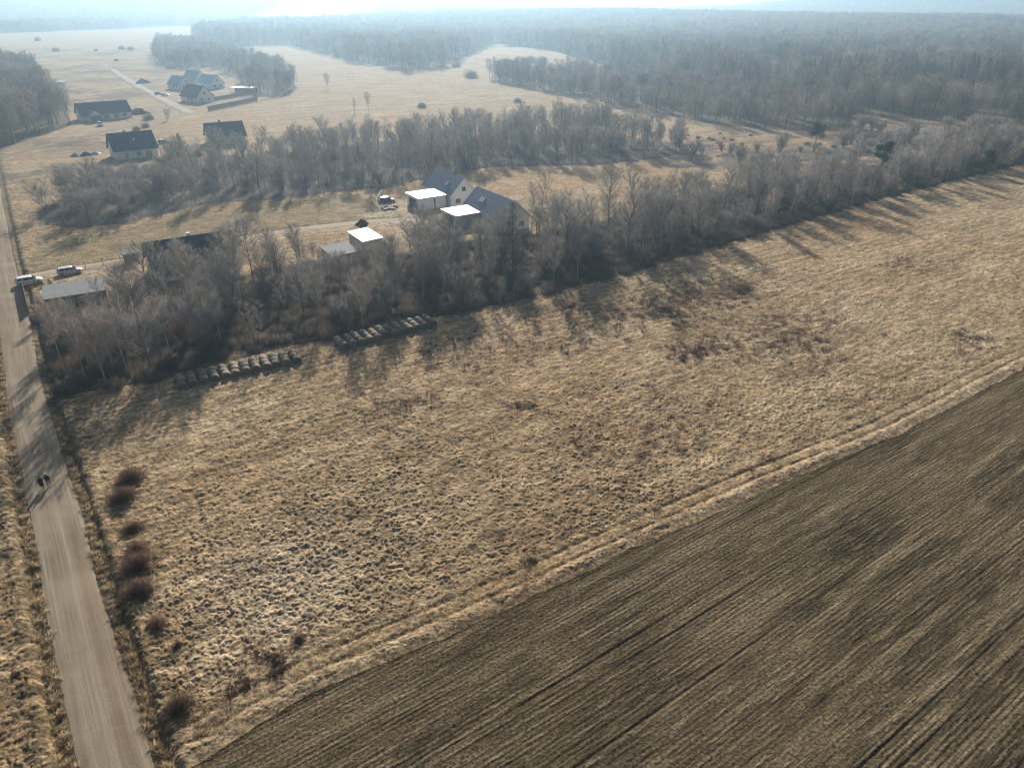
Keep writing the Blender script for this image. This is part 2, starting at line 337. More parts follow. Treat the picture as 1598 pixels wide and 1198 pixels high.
def crop_mat():
    m, t, b = nt('drilled_crop_stubble'); pos = N(t, 'ShaderNodeNewGeometry').outputs['Position']
    mp = N(t, 'ShaderNodeMapping', vector_type='TEXTURE'); mp.inputs['Rotation'].default_value = (0, 0, R(34.5)); mp.inputs['Scale'].default_value = (10, 1, 1); t.links.new(pos, mp.inputs[0])
    st = noise(t, mp.outputs[0], .55, 5, .65); st2 = noise(t, mp.outputs[0], 3.2, 4, .6); patch = noise(t, pos, .07, 4); fine = noise(t, pos, 4, 5, .7)
    c = ramp(t, st, (.36, (.050, .041, .027)), (.52, (.105, .085, .054)), (.64, (.225, .18, .115)))
    c = mix(t, ramp(t, patch, (.45, 0), (.62, .6)), c, (.17, .13, .08))
    c = mix(t, ramp(t, noise(t, pos, .045, 3), (.52, 0), (.70, .5)), c, (.10, .095, .042))
    c = mix(t, ramp(t, st2, (.5, 0), (.72, .65)), c, (.31, .25, .16))
    c = mix(t, math_(t, 'MULTIPLY', attr(t, 'tram'), .5), c, (.05, .042, .03))
    c = mix(t, math_(t, 'MULTIPLY', attr(t, 'edge'), .5), c, (.08, .06, .035))
    c = mix(t, 1.0, c, ramp(t, fine, (.36, .35), (.64, 1.7)), 'MULTIPLY')
    t.links.new(c, b.inputs['Base Color']); b.inputs['Roughness'].default_value = 1; b.inputs['Specular IOR Level'].default_value = 0
    bump(t, b, math_(t, 'ADD', fine, st2), 1.0, .2); return m

def ribbon(name, cl, w, mat, label, cat, z=0.02, step=.6, camber=.05, edge=.28):
    pts = [cl[0]]
    for a, b in zip(cl, cl[1:]):
        k = max(2, int(np.linalg.norm(b - a) / step))
        pts += [a + (b - a) * i / k for i in range(1, k + 1)]
    pts = np.array(pts); ker = np.ones(9) / 9
    for _ in range(3):
        pp = np.pad(pts, ((4, 4), (0, 0)), 'edge'); pts = np.stack([np.convolve(pp[:, i], ker, 'valid') for i in (0, 1)], 1)
    tn = np.gradient(pts, axis=0); tn /= np.linalg.norm(tn, axis=1)[:, None]; nn = np.stack([-tn[:, 1], tn[:, 0]], 1)
    K = 13; a = np.linspace(-1, 1, K); arc = np.concatenate([[0], np.cumsum(np.linalg.norm(np.diff(pts, axis=0), axis=1))])
    wl = w / 2 + edge * (1.6 * (fbm(arc * .07, arc * 0 + 3, 60) - .5) + .7 * (fbm(arc * 1.9, arc * 0 + 5, 61) - .5)); wr = w / 2 + edge * (1.6 * (fbm(arc * .07, arc * 0 + 9, 62) - .5) + .7 * (fbm(arc * 1.9, arc * 0 + 7, 63) - .5))
    off = np.where(a[None] < 0, a[None] * wl[:, None], a[None] * wr[:, None])
    X = pts[:, 0:1] + nn[:, 0:1] * off; Y = pts[:, 1:2] + nn[:, 1:2] * off
    rut = np.exp(-((np.abs(off) - .85) / .3) ** 2)
    Z = hgt(X, Y) + z + camber * (1 - a[None] ** 2) - .035 * rut + .03 * (fbm(X * .8, Y * .8, 64) - .5) - .08 * (np.abs(a[None]) > .95)
    idx = np.arange(X.size).reshape(X.shape)
    Q = np.stack([idx[:-1, :-1], idx[1:, :-1], idx[1:, 1:], idx[:-1, 1:]], -1).reshape(-1, 4)[:, ::-1]
    me = mesh(name, np.stack([X, Y, Z], -1).reshape(-1, 3), Q, mats=[mat], smooth=True)
    for an, arr in (('across', np.broadcast_to(off, X.shape)), ('along', np.broadcast_to(arc[:, None], X.shape)), ('rut', np.broadcast_to(rut, X.shape)), ('side', np.broadcast_to(np.abs(a)[None], X.shape))):
        at = me.attributes.new(an, 'FLOAT', 'POINT'); at.data.foreach_set('value', np.ascontiguousarray(arr).ravel().astype(np.float32))
    return tag(link(name, me), label, cat, kind='structure')
def road_mat(name, c, grassy=0.0):
    m, t, b = nt(name); pos = N(t, 'ShaderNodeNewGeometry').outputs['Position']
    cmb = N(t, 'ShaderNodeCombineXYZ'); t.links.new(math_(t, 'MULTIPLY', attr(t, 'across'), 3.2), cmb.inputs[0]); t.links.new(math_(t, 'MULTIPLY', attr(t, 'along'), .06), cmb.inputs[1])
    st = noise(t, cmb.outputs[0], 1.5, 4, .6); f = noise(t, pos, .35, 4); g = noise(t, pos, 9, 4, .7)
    k = ramp(t, st, (.32, tuple(x * .58 for x in c)), (.52, c), (.7, tuple(min(1, x * 1.25) for x in c)))
    k = mix(t, ramp(t, f, (.45, 0), (.7, .45)), k, tuple(x * .8 for x in (c[0], c[1] * 1.05, c[2] * 1.15)))
    k = mix(t, ramp(t, math_(t, 'ADD', math_(t, 'MULTIPLY', attr(t, 'side'), .8), noise(t, pos, 2.6, 6, .7)), (1.10, 0), (1.42, .8)), k, (.13, .10, .068))
    k = mix(t, math_(t, 'MULTIPLY', attr(t, 'rut'), ramp(t, noise(t, cmb.outputs[0], .7, 3), (.35, .1), (.65, .65))), k, tuple(x * .6 for x in c))
    cm2 = N(t, 'ShaderNodeCombineXYZ'); t.links.new(math_(t, 'MULTIPLY', attr(t, 'across'), .95), cm2.inputs[0]); t.links.new(math_(t, 'MULTIPLY', attr(t, 'along'), .022), cm2.inputs[1])
    k = mix(t, ramp(t, noise(t, cm2.outputs[0], 1.0, 2), (.42, 0), (.62, .75)), k, (c[0] * .66, c[1] * .60, c[2] * .52))
    k = mix(t, ramp(t, noise(t, pos, .13, 4), (.45, 0), (.65, .5)), k, tuple(x * 1.2 for x in c))
    if grassy: k = mix(t, math_(t, 'MULTIPLY', math_(t, 'SUBTRACT', 1.0, attr(t, 'rut')), grassy), k, (.24, .19, .10))
    k = mix(t, 1.0, k, ramp(t, g, (.3, .82), (.7, 1.15)), 'MULTIPLY')
    t.links.new(k, b.inputs['Base Color']); b.inputs['Specular IOR Level'].default_value = .04; bump(t, b, math_(t, 'ADD', g, st), .4, .05); return m
PADS = [(-66.6, 140.4, 7.5), (-79.5, 122.8, 6), (-17.5, 202, 10), (-4, 177.7, 10), (-23, 194.7, 6), (-12.2, 177, 6), (-33, 156.2, 6), (-36.7, 147.6, 5.5), (-137.7, 267.5, 9), (-198, 368, 14), (-95, 134, 4), (-90, 140, 4)]
build_ground()
ribbon('dirt_road', road_c, 4.45, road_mat('packed_gravel', (.31, .258, .195)), 'pale gravel road with wheel marks along the meadow edge', 'road')
ribbon('driveway', drive_c, 3.6, road_mat('sandy_track', (.52, .45, .36), .4), 'pale two rut driveway passing the houses', 'track')
ribbon('lane', lane_c, 4.0, road_mat('lane_gravel', (.25, .22, .185)), 'lane passing the white house up to the new plots', 'track', step=1.5)
ribbon('gravel_lane', lane2_c, 4.5, road_mat('lane_pale_gravel', (.40, .37, .33)), 'pale lane running back past the grey roofed houses', 'track', step=1.5)
ribbon('field_ditch', poly((440, 192), (500, 177), (600, 169), (700, 163), (875, 152)), 1.6, simple('ditch_grass', (.16, .12, .075), .95, .3, 1), 'thin dark ditch line across the pale field', 'ditch', step=3)
ribbon('field_ditch', lane2_c + np.array([-3.6, -2.6]), 1.8, simple('lane_ditch', (.09, .07, .05), .95, .3, 1), 'dark ditch edge along the pale lane', 'ditch', step=2, camber=0)
ribbon('field_ditch', lane_c + np.array([1.2, -3.4]), 1.6, simple('lane_verge', (.10, .078, .052), .95, .3, 1), 'dark grassy edge along the lane above the white house', 'ditch', step=2, camber=0)
ribbon('field_ditch', poly((112, 73), (170, 68), (245, 61)), 6, simple('far_ditch_grass', (.14, .11, .075), .95, .3, 1), 'dark ditch line on the far left field', 'ditch', step=6)
ribbon('footpath', path_c, 2.0, road_mat('path_gravel', (.36, .31, .25)), 'short path left of the white house', 'path', step=1.5)
ribbon('yard_path', path2_c, 2.4, road_mat('yard_gravel', (.42, .37, .30)), 'short drive right of the white house', 'path', step=1.5)

# ------------------------------------------------------------------ trees: shared meshes
class TB:
    def __init__(s): s.V = []; s.Q = []; s.T = []; s.n = 0
    def add(s, V, Q=None, T=None):
        s.V.append(V)
        if Q is not None and len(Q): s.Q.append(np.asarray(Q) + s.n)
        if T is not None and len(T): s.T.append(np.asarray(T) + s.n)
        s.n += len(V)
    def tube(s, pts, rad, k=5):
        pts = np.asarray(pts, float); n = len(pts); tn = np.gradient(pts, axis=0); tn /= np.linalg.norm(tn, axis=1)[:, None] + 1e-9
        ref = np.where(np.abs(tn[:, 2:3]) > .9, np.array([[1., 0, 0]]), np.array([[0, 0, 1.]]))
        u = np.cross(tn, ref); u /= np.linalg.norm(u, axis=1)[:, None] + 1e-9; w = np.cross(tn, u)
        a = np.arange(k) * 2 * math.pi / k; rad = np.asarray(rad, float)
        V = pts[:, None] + rad[:, None, None] * (np.cos(a)[None, :, None] * u[:, None] + np.sin(a)[None, :, None] * w[:, None])
        Q = [[i * k + j, i * k + (j + 1) % k, (i + 1) * k + (j + 1) % k, (i + 1) * k + j] for i in range(n - 1) for j in range(k)]
        T = [[(n - 1) * k, (n - 1) * k + j, (n - 1) * k + j + 1] for j in range(1, k - 1)]
        s.add(V.reshape(-1, 3), Q, T)
    def spikes(s, B, D, L, rad):
        n = len(B); D = D / (np.linalg.norm(D, axis=1)[:, None] + 1e-9)
        ref = np.where(np.abs(D[:, 2:3]) > .9, np.array([[1., 0, 0]]), np.array([[0, 0, 1.]]))
        u = np.cross(D, ref); u /= np.linalg.norm(u, axis=1)[:, None] + 1e-9; w = np.cross(D, u); rad = np.broadcast_to(rad, (n,))[:, None]
        ph = rng.random(n)[:, None] * 6.28
        vs = [B + rad * (np.cos(ph + a) * u + np.sin(ph + a) * w) for a in (0, 2.094, 4.189)] + [B + D * L[:, None]]
        V = np.stack(vs, 1).reshape(-1, 3); o = np.arange(n)[:, None] * 4
        T = np.concatenate([o + np.array([[0, 1, 3]]), o + np.array([[1, 2, 3]]), o + np.array([[2, 0, 3]])])
        s.add(V, None, T)
    def build(s, name, mat, smooth=False):
        return mesh(name, np.concatenate(s.V), np.concatenate(s.Q) if s.Q else None, np.concatenate(s.T) if s.T else None, mats=[mat], smooth=smooth)
def rdir(n): 
    d = rng.normal(size=(n, 3)); return d / np.linalg.norm(d, axis=1)[:, None]
def bare_tree(h, r, nl, k2, k3, stems=1, low=.25, up=.9, spread=.35, droop=0.0, tr=None, twr=.0095, trunk_mat='bark', twig_mat='twig', split=True, limb_r=.045):
    tk = TB(); cr = TB(); tr = tr or .010 * h + .03
    for st in range(stems):
        ang = rng.random() * 6.28; lean = (0 if stems == 1 else spread) * (.6 + .7 * rng.random())
        hh = h * (1 if st == 0 else .75 + .25 * rng.random())
        z = np.linspace(0, 1, 9); wob = np.cumsum(rng.normal(size=(9, 2)) * .018 * h * .35, 0) * z[:, None]
        off = lean * h * .35 * z ** 1.3
        base = np.array([math.cos(ang), math.sin(ang)]) * (0 if stems == 1 else .25)
        pts = np.stack([base[0] + math.cos(ang) * off + wob[:, 0], base[1] + math.sin(ang) * off + wob[:, 1], z * hh - .15 * (z == 0)], 1)
        rad = tr / math.sqrt(stems) * (1 - z * .93) * (1 + .5 * np.exp(-z * 18)); tk.tube(pts, rad, 6)
        n = max(4, nl // stems)
        for i in range(n):
            f = low + (1 - low) * ((i + rng.random()) / n) * .97
            p0 = np.array([np.interp(f, z, pts[:, j]) for j in range(3)]); az = i * 2.4 + rng.random() * 1.2
            g = (f - low) / (1 - low); prof = math.sin(math.pi * min(1, .16 + g * .80)) ** .8
            L = r * (1.25 if stems == 1 else .8) * prof * (.75 + .5 * rng.random()) + .25
            d = np.array([math.cos(az), math.sin(az), up * (.65 + .6 * rng.random())]); d /= np.linalg.norm(d)
            q = np.linspace(0, 1, 5)[:, None]
            lp = p0 + d * L * q + np.array([0, 0, 1.]) * (.16 - droop) * L * q ** 2 + rng.normal(size=(5, 3)) * .035 * L * q
            tk.tube(lp, limb_r * (.5 + .5 * L / r) * (1 - .8 * q[:, 0]), 3)
            m = max(3, int(k2 * (.4 + .6 * L / r)))
            tq = .2 + .8 * rng.random(m); B = np.stack([np.interp(tq, q[:, 0], lp[:, j]) for j in range(3)], 1)
            D = d * .8 + rdir(m) * .75 + np.array([0, 0, .35 - droop * 2]); D /= np.linalg.norm(D, axis=1)[:, None]; LL = L * (.22 + .3 * rng.random(m)) * (1.15 - .5 * tq) + .2
            cr.spikes(B, D, LL, twr * 1.3)
            B3 = np.repeat(B, k3, 0) + np.repeat(D * LL[:, None], k3, 0) * (.15 + .8 * rng.random((m * k3, 1)))
            D3 = np.repeat(D, k3, 0) * .8 + rdir(m * k3) * .8 + np.array([0, 0, .3 - droop * 3]); cr.spikes(B3, D3, np.repeat(LL, k3) * (.35 + .5 * rng.random(m * k3)), twr)
    if not split:
        a = tk; a.V += cr.V; off = tk.n; a.T += [x + off for x in cr.T]; a.n += cr.n
        return a.build('far_tree', M[twig_mat])
    return tk.build('trunk', M[trunk_mat], True), cr.build('crown', M[twig_mat])
def conifer(h, r, dense=26, low=.06):
    tk = TB(); cr = TB(); z = np.linspace(0, 1, 6); tk.tube(np.stack([z * 0, z * 0, z * h - .1], 1), .18 * (1 - .9 * z) + .02, 6)
    nw = int(h * 3.2)
    for i in range(nw):
        f = low + (1 - low) * (i / nw); rr = r * (1 - f) ** .8 * (.85 + .3 * rng.random()) + .12
        for j in range(9):
            az = rng.random() * 6.28; d = np.array([math.cos(az), math.sin(az), -.12 + .5 * f]); L = rr * (.7 + .45 * rng.random())
            n = int(dense * (.3 + .7 * (1 - f))); t = rng.random(n) ** .7; B = np.array([0, 0, f * h]) + d * (t * L)[:, None] + np.array([0, 0, -.10]) * (t * t * L)[:, None]
            cr.spikes(B, d * .7 + rdir(n) * .8 + np.array([0, 0, .15]), .18 + .28 * rng.random(n) * (1 + L * .15), .075 if dense > 30 else .045)
    return tk.build('trunk', M['bark'], True), cr.build('crown', M['needle'])
def pine(h, r):
    tk = TB(); cr = TB(); z = np.linspace(0, 1, 7); tp = np.stack([.3 * np.sin(z * 3), .2 * z, z * h * .92 - .1], 1); tk.tube(tp, .2 * (1 - .8 * z) + .02, 6)
    for i in range(26):
        f = .38 + .6 * rng.random(); p0 = np.array([np.interp(f, z, tp[:, j]) for j in range(3)]); az = rng.random() * 6.28
        L = r * (.55 + .6 * rng.random()) * (1.15 - .55 * f); d = np.array([math.cos(az), math.sin(az), .3]); tk.tube([p0, p0 + d * L * .6, p0 + d * L], [.06, .04, .015], 4)
        c = p0 + d * L * .85; n = 300; o = rdir(n) * (rng.random((n, 1)) ** .4) * np.array([.38, .38, .25]) * r
        cr.spikes(c + o, o + rdir(n) * .4 + np.array([0, 0, .2]), .22 + .25 * rng.random(n), .04)
    return tk.build('trunk', M['bark'], True), cr.build('crown', M['needle'])
PB = [bare_tree(14, 2.5, 44, 16, 7, low=.36, up=1.05, trunk_mat='birch_bark', twig_mat='twig'), bare_tree(13, 2.1, 40, 16, 7, low=.38, up=1.15, trunk_mat='birch_bark', twig_mat='twig_red'),
      bare_tree(14, 2.9, 40, 18, 7, stems=2, low=.3, up=1.2, spread=.3, trunk_mat='birch_bark'), bare_tree(12, 2.3, 40, 16, 7, low=.22, up=1.1, trunk_mat='birch_bark', twig_mat='twig_red')]
PA = [bare_tree(13, 3.0, 40, 18, 7, low=.22, up=1.0), bare_tree(12, 2.6, 40, 18, 7, stems=3, low=.2, up=1.1, spread=.5), bare_tree(14, 3.1, 38, 16, 7, low=.34, up=.9), bare_tree(12, 2.3, 36, 15, 7, stems=2, low=.25, up=1.0, spread=.4)]
PD = [bare_tree(10, 4.2, 44, 22, 8, stems=4, low=.18, up=.9, spread=.75), bare_tree(10, 3.8, 44, 22, 8, stems=5, low=.15, up=1.0, spread=.65), bare_tree(9, 3.9, 40, 20, 8, low=.22, up=.75)]
PY = [bare_tree(11, 1.9, 34, 13, 7, low=.32, up=.95, tr=.09), bare_tree(11, 2.1, 34, 13, 7, stems=2, low=.3, up=.9, spread=.35, tr=.1), bare_tree(10, 1.7, 32, 13, 7, low=.38, up=1.1, tr=.08, trunk_mat='birch_bark')]
PW = [bare_tree(5, 2.3, 60, 14, 7, stems=9, low=.1, up=1.3, spread=1.0, tr=.13, twig_mat='twig'), bare_tree(4.5, 2.4, 56, 14, 7, stems=8, low=.08, up=1.2, spread=1.1, tr=.12, twig_mat='twig_red')]
def dome_shrub(r, h, n=2600, mat='shrub', rad=.008):
    tk = TB(); cr = TB()
    for i in range(16):
        az = rng.random() * 6.28; o = r * .75 * rng.random(); e = np.array([math.cos(az) * o, math.sin(az) * o, h * (.75 - .3 * (o / r) ** 2)]); tk.tube([[0, 0, -.1], e * .5 + np.array([0, 0, .1]), e], [.03, .022, .008], 4)
    for k in range(6):
        m = n // 6; az = k * 1.05 + rng.random(); o = r * (.15 + .4 * rng.random()) * (k > 0); f = (.62 + .4 * rng.random()) if k else .8
        d = rdir(m); d[:, 2] = np.abs(d[:, 2]); t = rng.random(m) ** .5 * .75
        B = np.array([math.cos(az) * o, math.sin(az) * o, .05]) + d * np.array([r, r, h]) * f * t[:, None]
        cr.spikes(B, d * np.array([1, 1, .9]) + rdir(m) * .4 + np.array([0, 0, .4]), .34 * r * f * (.5 + .9 * rng.random(m)), rad)
    return tk.build('trunk', M[mat], True), cr.build('crown', M[mat])
PS = [dome_shrub(1.3, 1.5, 3400), dome_shrub(1.2, 1.4, 3200), dome_shrub(1.3, 1.35, 3200), dome_shrub(1.05, 1.45, 2600)]
PRB = [dome_shrub(3.2, 4.2, 2600, 'twig_far', .022), dome_shrub(2.8, 3.6, 2600, 'twig_far', .022), dome_shrub(3.6, 3.8, 2600, 'twig_far', .022)]
PC = [conifer(13, 3.3, 10), conifer(7, 2.2)]
PP = [pine(11, 3.6), pine(10, 2.6)]

PROT = [(782, 820, 428, .35), (1256, 1286, 236, .5), (1358, 1388, 264, .5), (1520, 1550, 268, .5), (60, 172, 462, .35), (540, 600, 378, .35), (498, 560, 398, .4), (686, 760, 340, .35), (634, 702, 326, .35), (215, 352, 386, .55), (22, 68, 448, .2), (88, 134, 428, .35), (655, 742, 306, .4), (742, 780, 318, .45), (170, 250, 252, .4), (120, 215, 200, .4), (585, 625, 330, .35)]
def limit(x, y, h):
    f = 1.0; u, v = PX(x, y)
    for a, b, c, lo in PROT:
        w = 10
        if a - w < u < b + w and v > c:
            g = 1.0
            while g > lo and PX(x, y, h * g)[1] < c: g -= .04
            f = min(f, max(g, lo))
    return f
PLANTS = []   # (root, kind phrase, x, y, zone)
def plant(name, proto, x, y, sc, zone, kind, rz=None, zs=1.0):
    r = empty(name, (x, y, ground_z(x, y) - .05), rng.random() * 6.28 if rz is None else rz); r.scale = (sc, sc, sc * zs)
    link('trunk', proto[0], r); link('crown', proto[1], r)
    PLANTS.append([r, kind, x, y, zone, sc]); return r
def scatter(pl, n, mind, avoid=(), tries=40):
    lo = pl.min(0); hi = pl.max(0); out = np.zeros((0, 2)); k = 0
    while len(out) < n and k < n * tries:
        k += 1; q = lo + (hi - lo) * rng.random(2)
        if not inside(pl, q[0:1], q[1:2])[0]: continue
        if len(out) and np.min(np.hypot(*(out - q).T)) < mind: continue
        if any(math.hypot(q[0] - a[0], q[1] - a[1]) < a[2] for a in avoid): continue
        if dist_line(drive_c, q[0], q[1]) < 3.2 or dist_line(road_c, q[0], q[1]) < 4.5 or dist_line(lane_c, q[0], q[1]) < 4: continue
        out = np.vstack([out, q])
    return out
AV = [(a, b, c * .95) for a, b, c in PADS] + [(-41, 98, 3.5), (-37, 101, 3.5), (-45, 94, 3.5), (-21, 108, 4), (-26, 106, 4), (-16, 111, 4)]
for a_, b_ in ((P(283, 607), P(466, 567)), (P(541, 547), P(678, 511))):
    for i in range(9):
        q_ = a_ + (b_ - a_) * i / 8 + E2 * 2.2; AV.append((q_[0], q_[1], 3.6))
# bale footprints are kept clear too
def near_tree(q):
    u, v = PX(*q); x = rng.random()
    if u < 620: return ('birch_tree', PB, 'birch') if x < .55 else (('alder_tree', PA, 'alder') if x < .93 else ('broad_tree', PD, 'broad tree'))
    if u < 900: return ('alder_tree', PA, 'alder') if x < .5 else (('birch_tree', PB, 'birch') if x < .9 else ('broad_tree', PD, 'broad tree'))
    return ('broad_tree', PD, 'broad tree') if x < .25 else (('alder_tree', PA, 'alder') if x < .65 else ('birch_tree', PB, 'birch'))
conif = P(800, 424)
for q in scatter(belt1, 300, 2.4, AV + [(conif[0], conif[1], 2.5)]):
    nm, pr, kd = near_tree(q); u, v = PX(*q)
    sc = (.62 + .42 * rng.random() ** 1.3) * (1.0 if u < 800 else (1.08 if u < 1040 else (.9 if u < 1330 else .95)))
    sc *= limit(q[0], q[1], 13 * sc) * (.82 if u < 150 and v > 540 else 1)
    plant(nm, pr[rng.integers(len(pr))], q[0], q[1], sc, 'near', kd)
for q in scatter(belt1, 62, 2.2, AV):
    sc = .6 + .5 * rng.random(); sc *= limit(q[0], q[1], 5 * sc); plant('willow_bush', PW[rng.integers(2)], q[0], q[1], sc, 'near', 'willow bush')
for q in scatter(belt2, 470, 2.25, AV):
    u, v = PX(*q); x = rng.random()
    if u < 270: nm, pr, kd = 'broad_tree', PD, 'broad tree'
    elif x < .5: nm, pr, kd = 'young_tree', PY, 'slim sapling'
    elif x < .8: nm, pr, kd = 'alder_tree', PA, 'alder'
    else: nm, pr, kd = 'birch_tree', PB, 'birch'
    plant(nm, pr[rng.integers(len(pr))], q[0], q[1], (sc := (.66 + .38 * rng.random()) * (.88 if u < 660 else 1.0)) * limit(q[0], q[1], 12 * sc), 'middle', kd)
for q in scatter(belt2, 30, 3, AV): plant('willow_bush', PW[rng.integers(2)], q[0], q[1], .7 + .5 * rng.random(), 'middle', 'willow bush')
for q in scatter(scrub, 38, 4.5, AV): plant('willow_bush', PW[rng.integers(2)], q[0], q[1], (sc := .7 + .8 * rng.random()) * limit(q[0], q[1], 5 * sc), 'scrub', 'willow bush')
hedge = poly((765, 124), (830, 136), (900, 151), (1000, 171), (1100, 191), (1200, 202), (1330, 206)); 
for a, b in zip(hedge, hedge[1:]):
    L = np.linalg.norm(b - a); k = int(L / 9)
    for i in range(k):
        q = a + (b - a) * (i + rng.random() * .8) / k + rng.normal(size=2) * 1.5
        pr, nm, kd = ((PA, 'alder_tree', 'alder') if rng.random() < .6 else (PD, 'broad_tree', 'broad tree'))
        plant(nm, pr[rng.integers(len(pr))], q[0], q[1], .85 + .35 * rng.random(), 'hedge', kd)
def single(name, pr, u, v, sc, label, cat, zs=1.0):
    x, y = P(u, v); r = plant(name, pr, x, y, sc, 'single', '', zs=zs); tag(r, label, cat); return r
single('spruce_tree', PC[0], 800, 424, 1.1, 'tall dark evergreen spruce standing in the near bare belt', 'tree')
single('spruce_tree', PC[1], 282, 233, .85, 'small dark spruce right of the white house with dark roof', 'tree')
single('pine_tree', PP[0], 1270, 232, .95, 'round crowned green pine alone on the pale clearing at right', 'tree')
single('pine_tree', PP[1], 1372, 272, 1.1, 'narrow dark pine above the near belt at right', 'tree')
single('pine_tree', PP[1], 1535, 272, .8, 'low green pine near the right edge of the belt', 'tree')
for i, (u, v, s_) in enumerate(((1172, 92, 1.7), (1206, 84, 1.75), (1217, 83, 1.8), (1286, 78, 1.7), (1300, 76, 1.9), (1330, 78, 1.85), (1396, 68, 1.8), (1416, 69, 1.7))):
    single('spruce_tree', PC[0], u, v, s_, 'tall dark spruce rising above the far hazy forest, %s of eight from left' % 'first second third fourth fifth sixth seventh eighth'.split()[i], 'tree')
single('fruit_tree', PD[2], 637, 218, .8, 'dark spreading fruit tree on the open field behind the middle belt', 'tree')
single('bare_tree', PA[0], 512, 139, .7, 'lone small bare tree on the wide pale field', 'tree')
single('bare_tree', PY[0], 575, 175, .85, 'thin bare tree, right one of two on the field edge', 'tree')
single('bare_tree', PY[1], 553, 177, .7, 'thin bare tree, left one of two on the field edge', 'tree')
single('round_bush', PRB[0], 658, 168, .9, 'low dark bush by the field boundary line', 'bush')
single('round_bush', PRB[1], 808, 160, .9, 'small bush at the upper end of the middle belt', 'bush')
single('round_bush', PRB[1], 712, 105, 1.7, 'round bush in the far clearing, leftmost of three', 'bush')
single('round_bush', PRB[0], 735, 122, 1.9, 'round tree in the far clearing, middle of three', 'bush')
single('round_bush', PD[1], 780, 128, 1.3, 'round tree in the far clearing, rightmost of three', 'bush')
for i, (du, s_) in enumerate(((815, 1.2), (830, 1.5), (846, 1.3))): single('round_bush', PRB[i], du, 98, s_ * 1.5, ('left', 'middle', 'right')[i] + ' part of the dense thicket in the far clearing', 'bush')
for i, (u, v, s_) in enumerate(((190, 78, 1.5), (204, 79, 1.6), (88, 81, 1.5), (60, 65, 1.8), (182, 96, .9), (150, 80, .8))):
    single('round_bush', PRB[i % 3], u, v, s_ * 1.1, ('left half of the dark thicket on the far left field', 'right half of the dark thicket on the far left field', 'dark round bush left of the thicket on the far left field', 'farthest small tree on the far left field', 'low bush above the pale lane end', 'faint low bush between thicket and round bush')[i], 'bush')
for i, (u, v, pr, s_) in enumerate(((233, 187, PRB[0], .95), (262, 188, PD[1], .55), (228, 199, PRB[1], .75), (214, 203, PRB[2], .6), (310, 243, PRB[1], .9))):
    single('garden_bush', pr, u, v, s_, ('dark round bush between the lane and the long house', 'bare bushy tree beside the lane junction', 'low bush at the verge above the white house', 'low bush touching the lane above the white house', 'bush between the small spruce and the middle belt')[i], 'bush')
# twiggy brown shrubs by the road
for i, (u, v, s_, zs) in enumerate(((202, 752, .98, 1.0), (192, 782, 1.12, 1.0), (208, 828, .72, 1.0), (214, 864, .92, .95), (219, 888, 1.0, 1.0), (217, 930, 1.12, 1.0), (246, 980, .66, 1.1), (279, 1010, .40, 1.2), (277, 1108, .72, 1.1))):
    lb = ('upper of the two overlapping brown shrubs nearest the walkers', 'lower, larger shrub of the pair nearest the walkers', 'small brown shrub between the shrub pair and the three big ones', 'upper of three big round brown shrubs', 'middle of three big round brown shrubs', 'largest round brown shrub, lowest of the three big ones', 'small brown shrub just below the three big ones', 'smallest thin shrub at the roadside row', 'lone dark shrub nearest the camera beside the road')[i]
    r = single('roadside_shrub', PS[i % 4], u, v, s_ * 1.45, lb, 'shrub', zs); r['group'] = 'brown shrubs along the road'
for i, (u, v, s_) in enumerate(((466, 1000, .5), (385, 1062, .42), (364, 1016, .35), (430, 1040, .35), (830, 876, .4), (810, 637, .5), (832, 634, .45))):
    r = single('weed_clump', PS[i % 2], u, v, s_, ('reddish brown weed clump right of the pale grass patch', 'weed clump near the field strip, lowest of four', 'weed clump left of the other three near the strip', 'low weed clump between the reddish one and the strip', 'single weed clump beside the strip at mid meadow', 'dark weed clump, left of a pair in mid meadow', 'dark weed clump, right of a pair in mid meadow')[i], 'weeds'); r['group'] = 'weed clumps in the meadow'
for i, (u, v) in enumerate(((57, 448), (68, 450), (79, 446), (48, 455))):
    x, y = P(u, v); r = plant('thuja_shrub', PC[1], x, y, .22, 'single', ''); 
    tag(r, ('brown green thuja beside the white car, second from left', 'brown green thuja beside the white car, second from right', 'brown green thuja beside the white car, rightmost', 'brown green thuja beside the white car, leftmost')[i], 'shrub', 'thujas beside the white car')
TJ = conifer(7, 3.2); TJ[1].materials[0] = M['thuja']
for p_ in PLANTS[-4:]:
    for c in p_[0].children:
        if c.name.startswith('crown'): c.data = TJ[1]
for i, (u, v, s_) in enumerate(((290, 545, .7), (720, 480, .5))):
    lb = bpy.data.meshes
    x, y = P(u, v); cr = PW[0][1].copy(); cr.materials[0] = M['autumn']
    r = empty('beech_bush', (x, y, 0)); r.scale = (s_, s_, s_ * 1.3); link('trunk', PW[0][0], r); link('crown', cr, r)
    tag(r, ('young tree with dry orange leaves behind the nearer bale stack', 'small tree with dry orange leaves beside the farther bale stack')[i], 'tree')

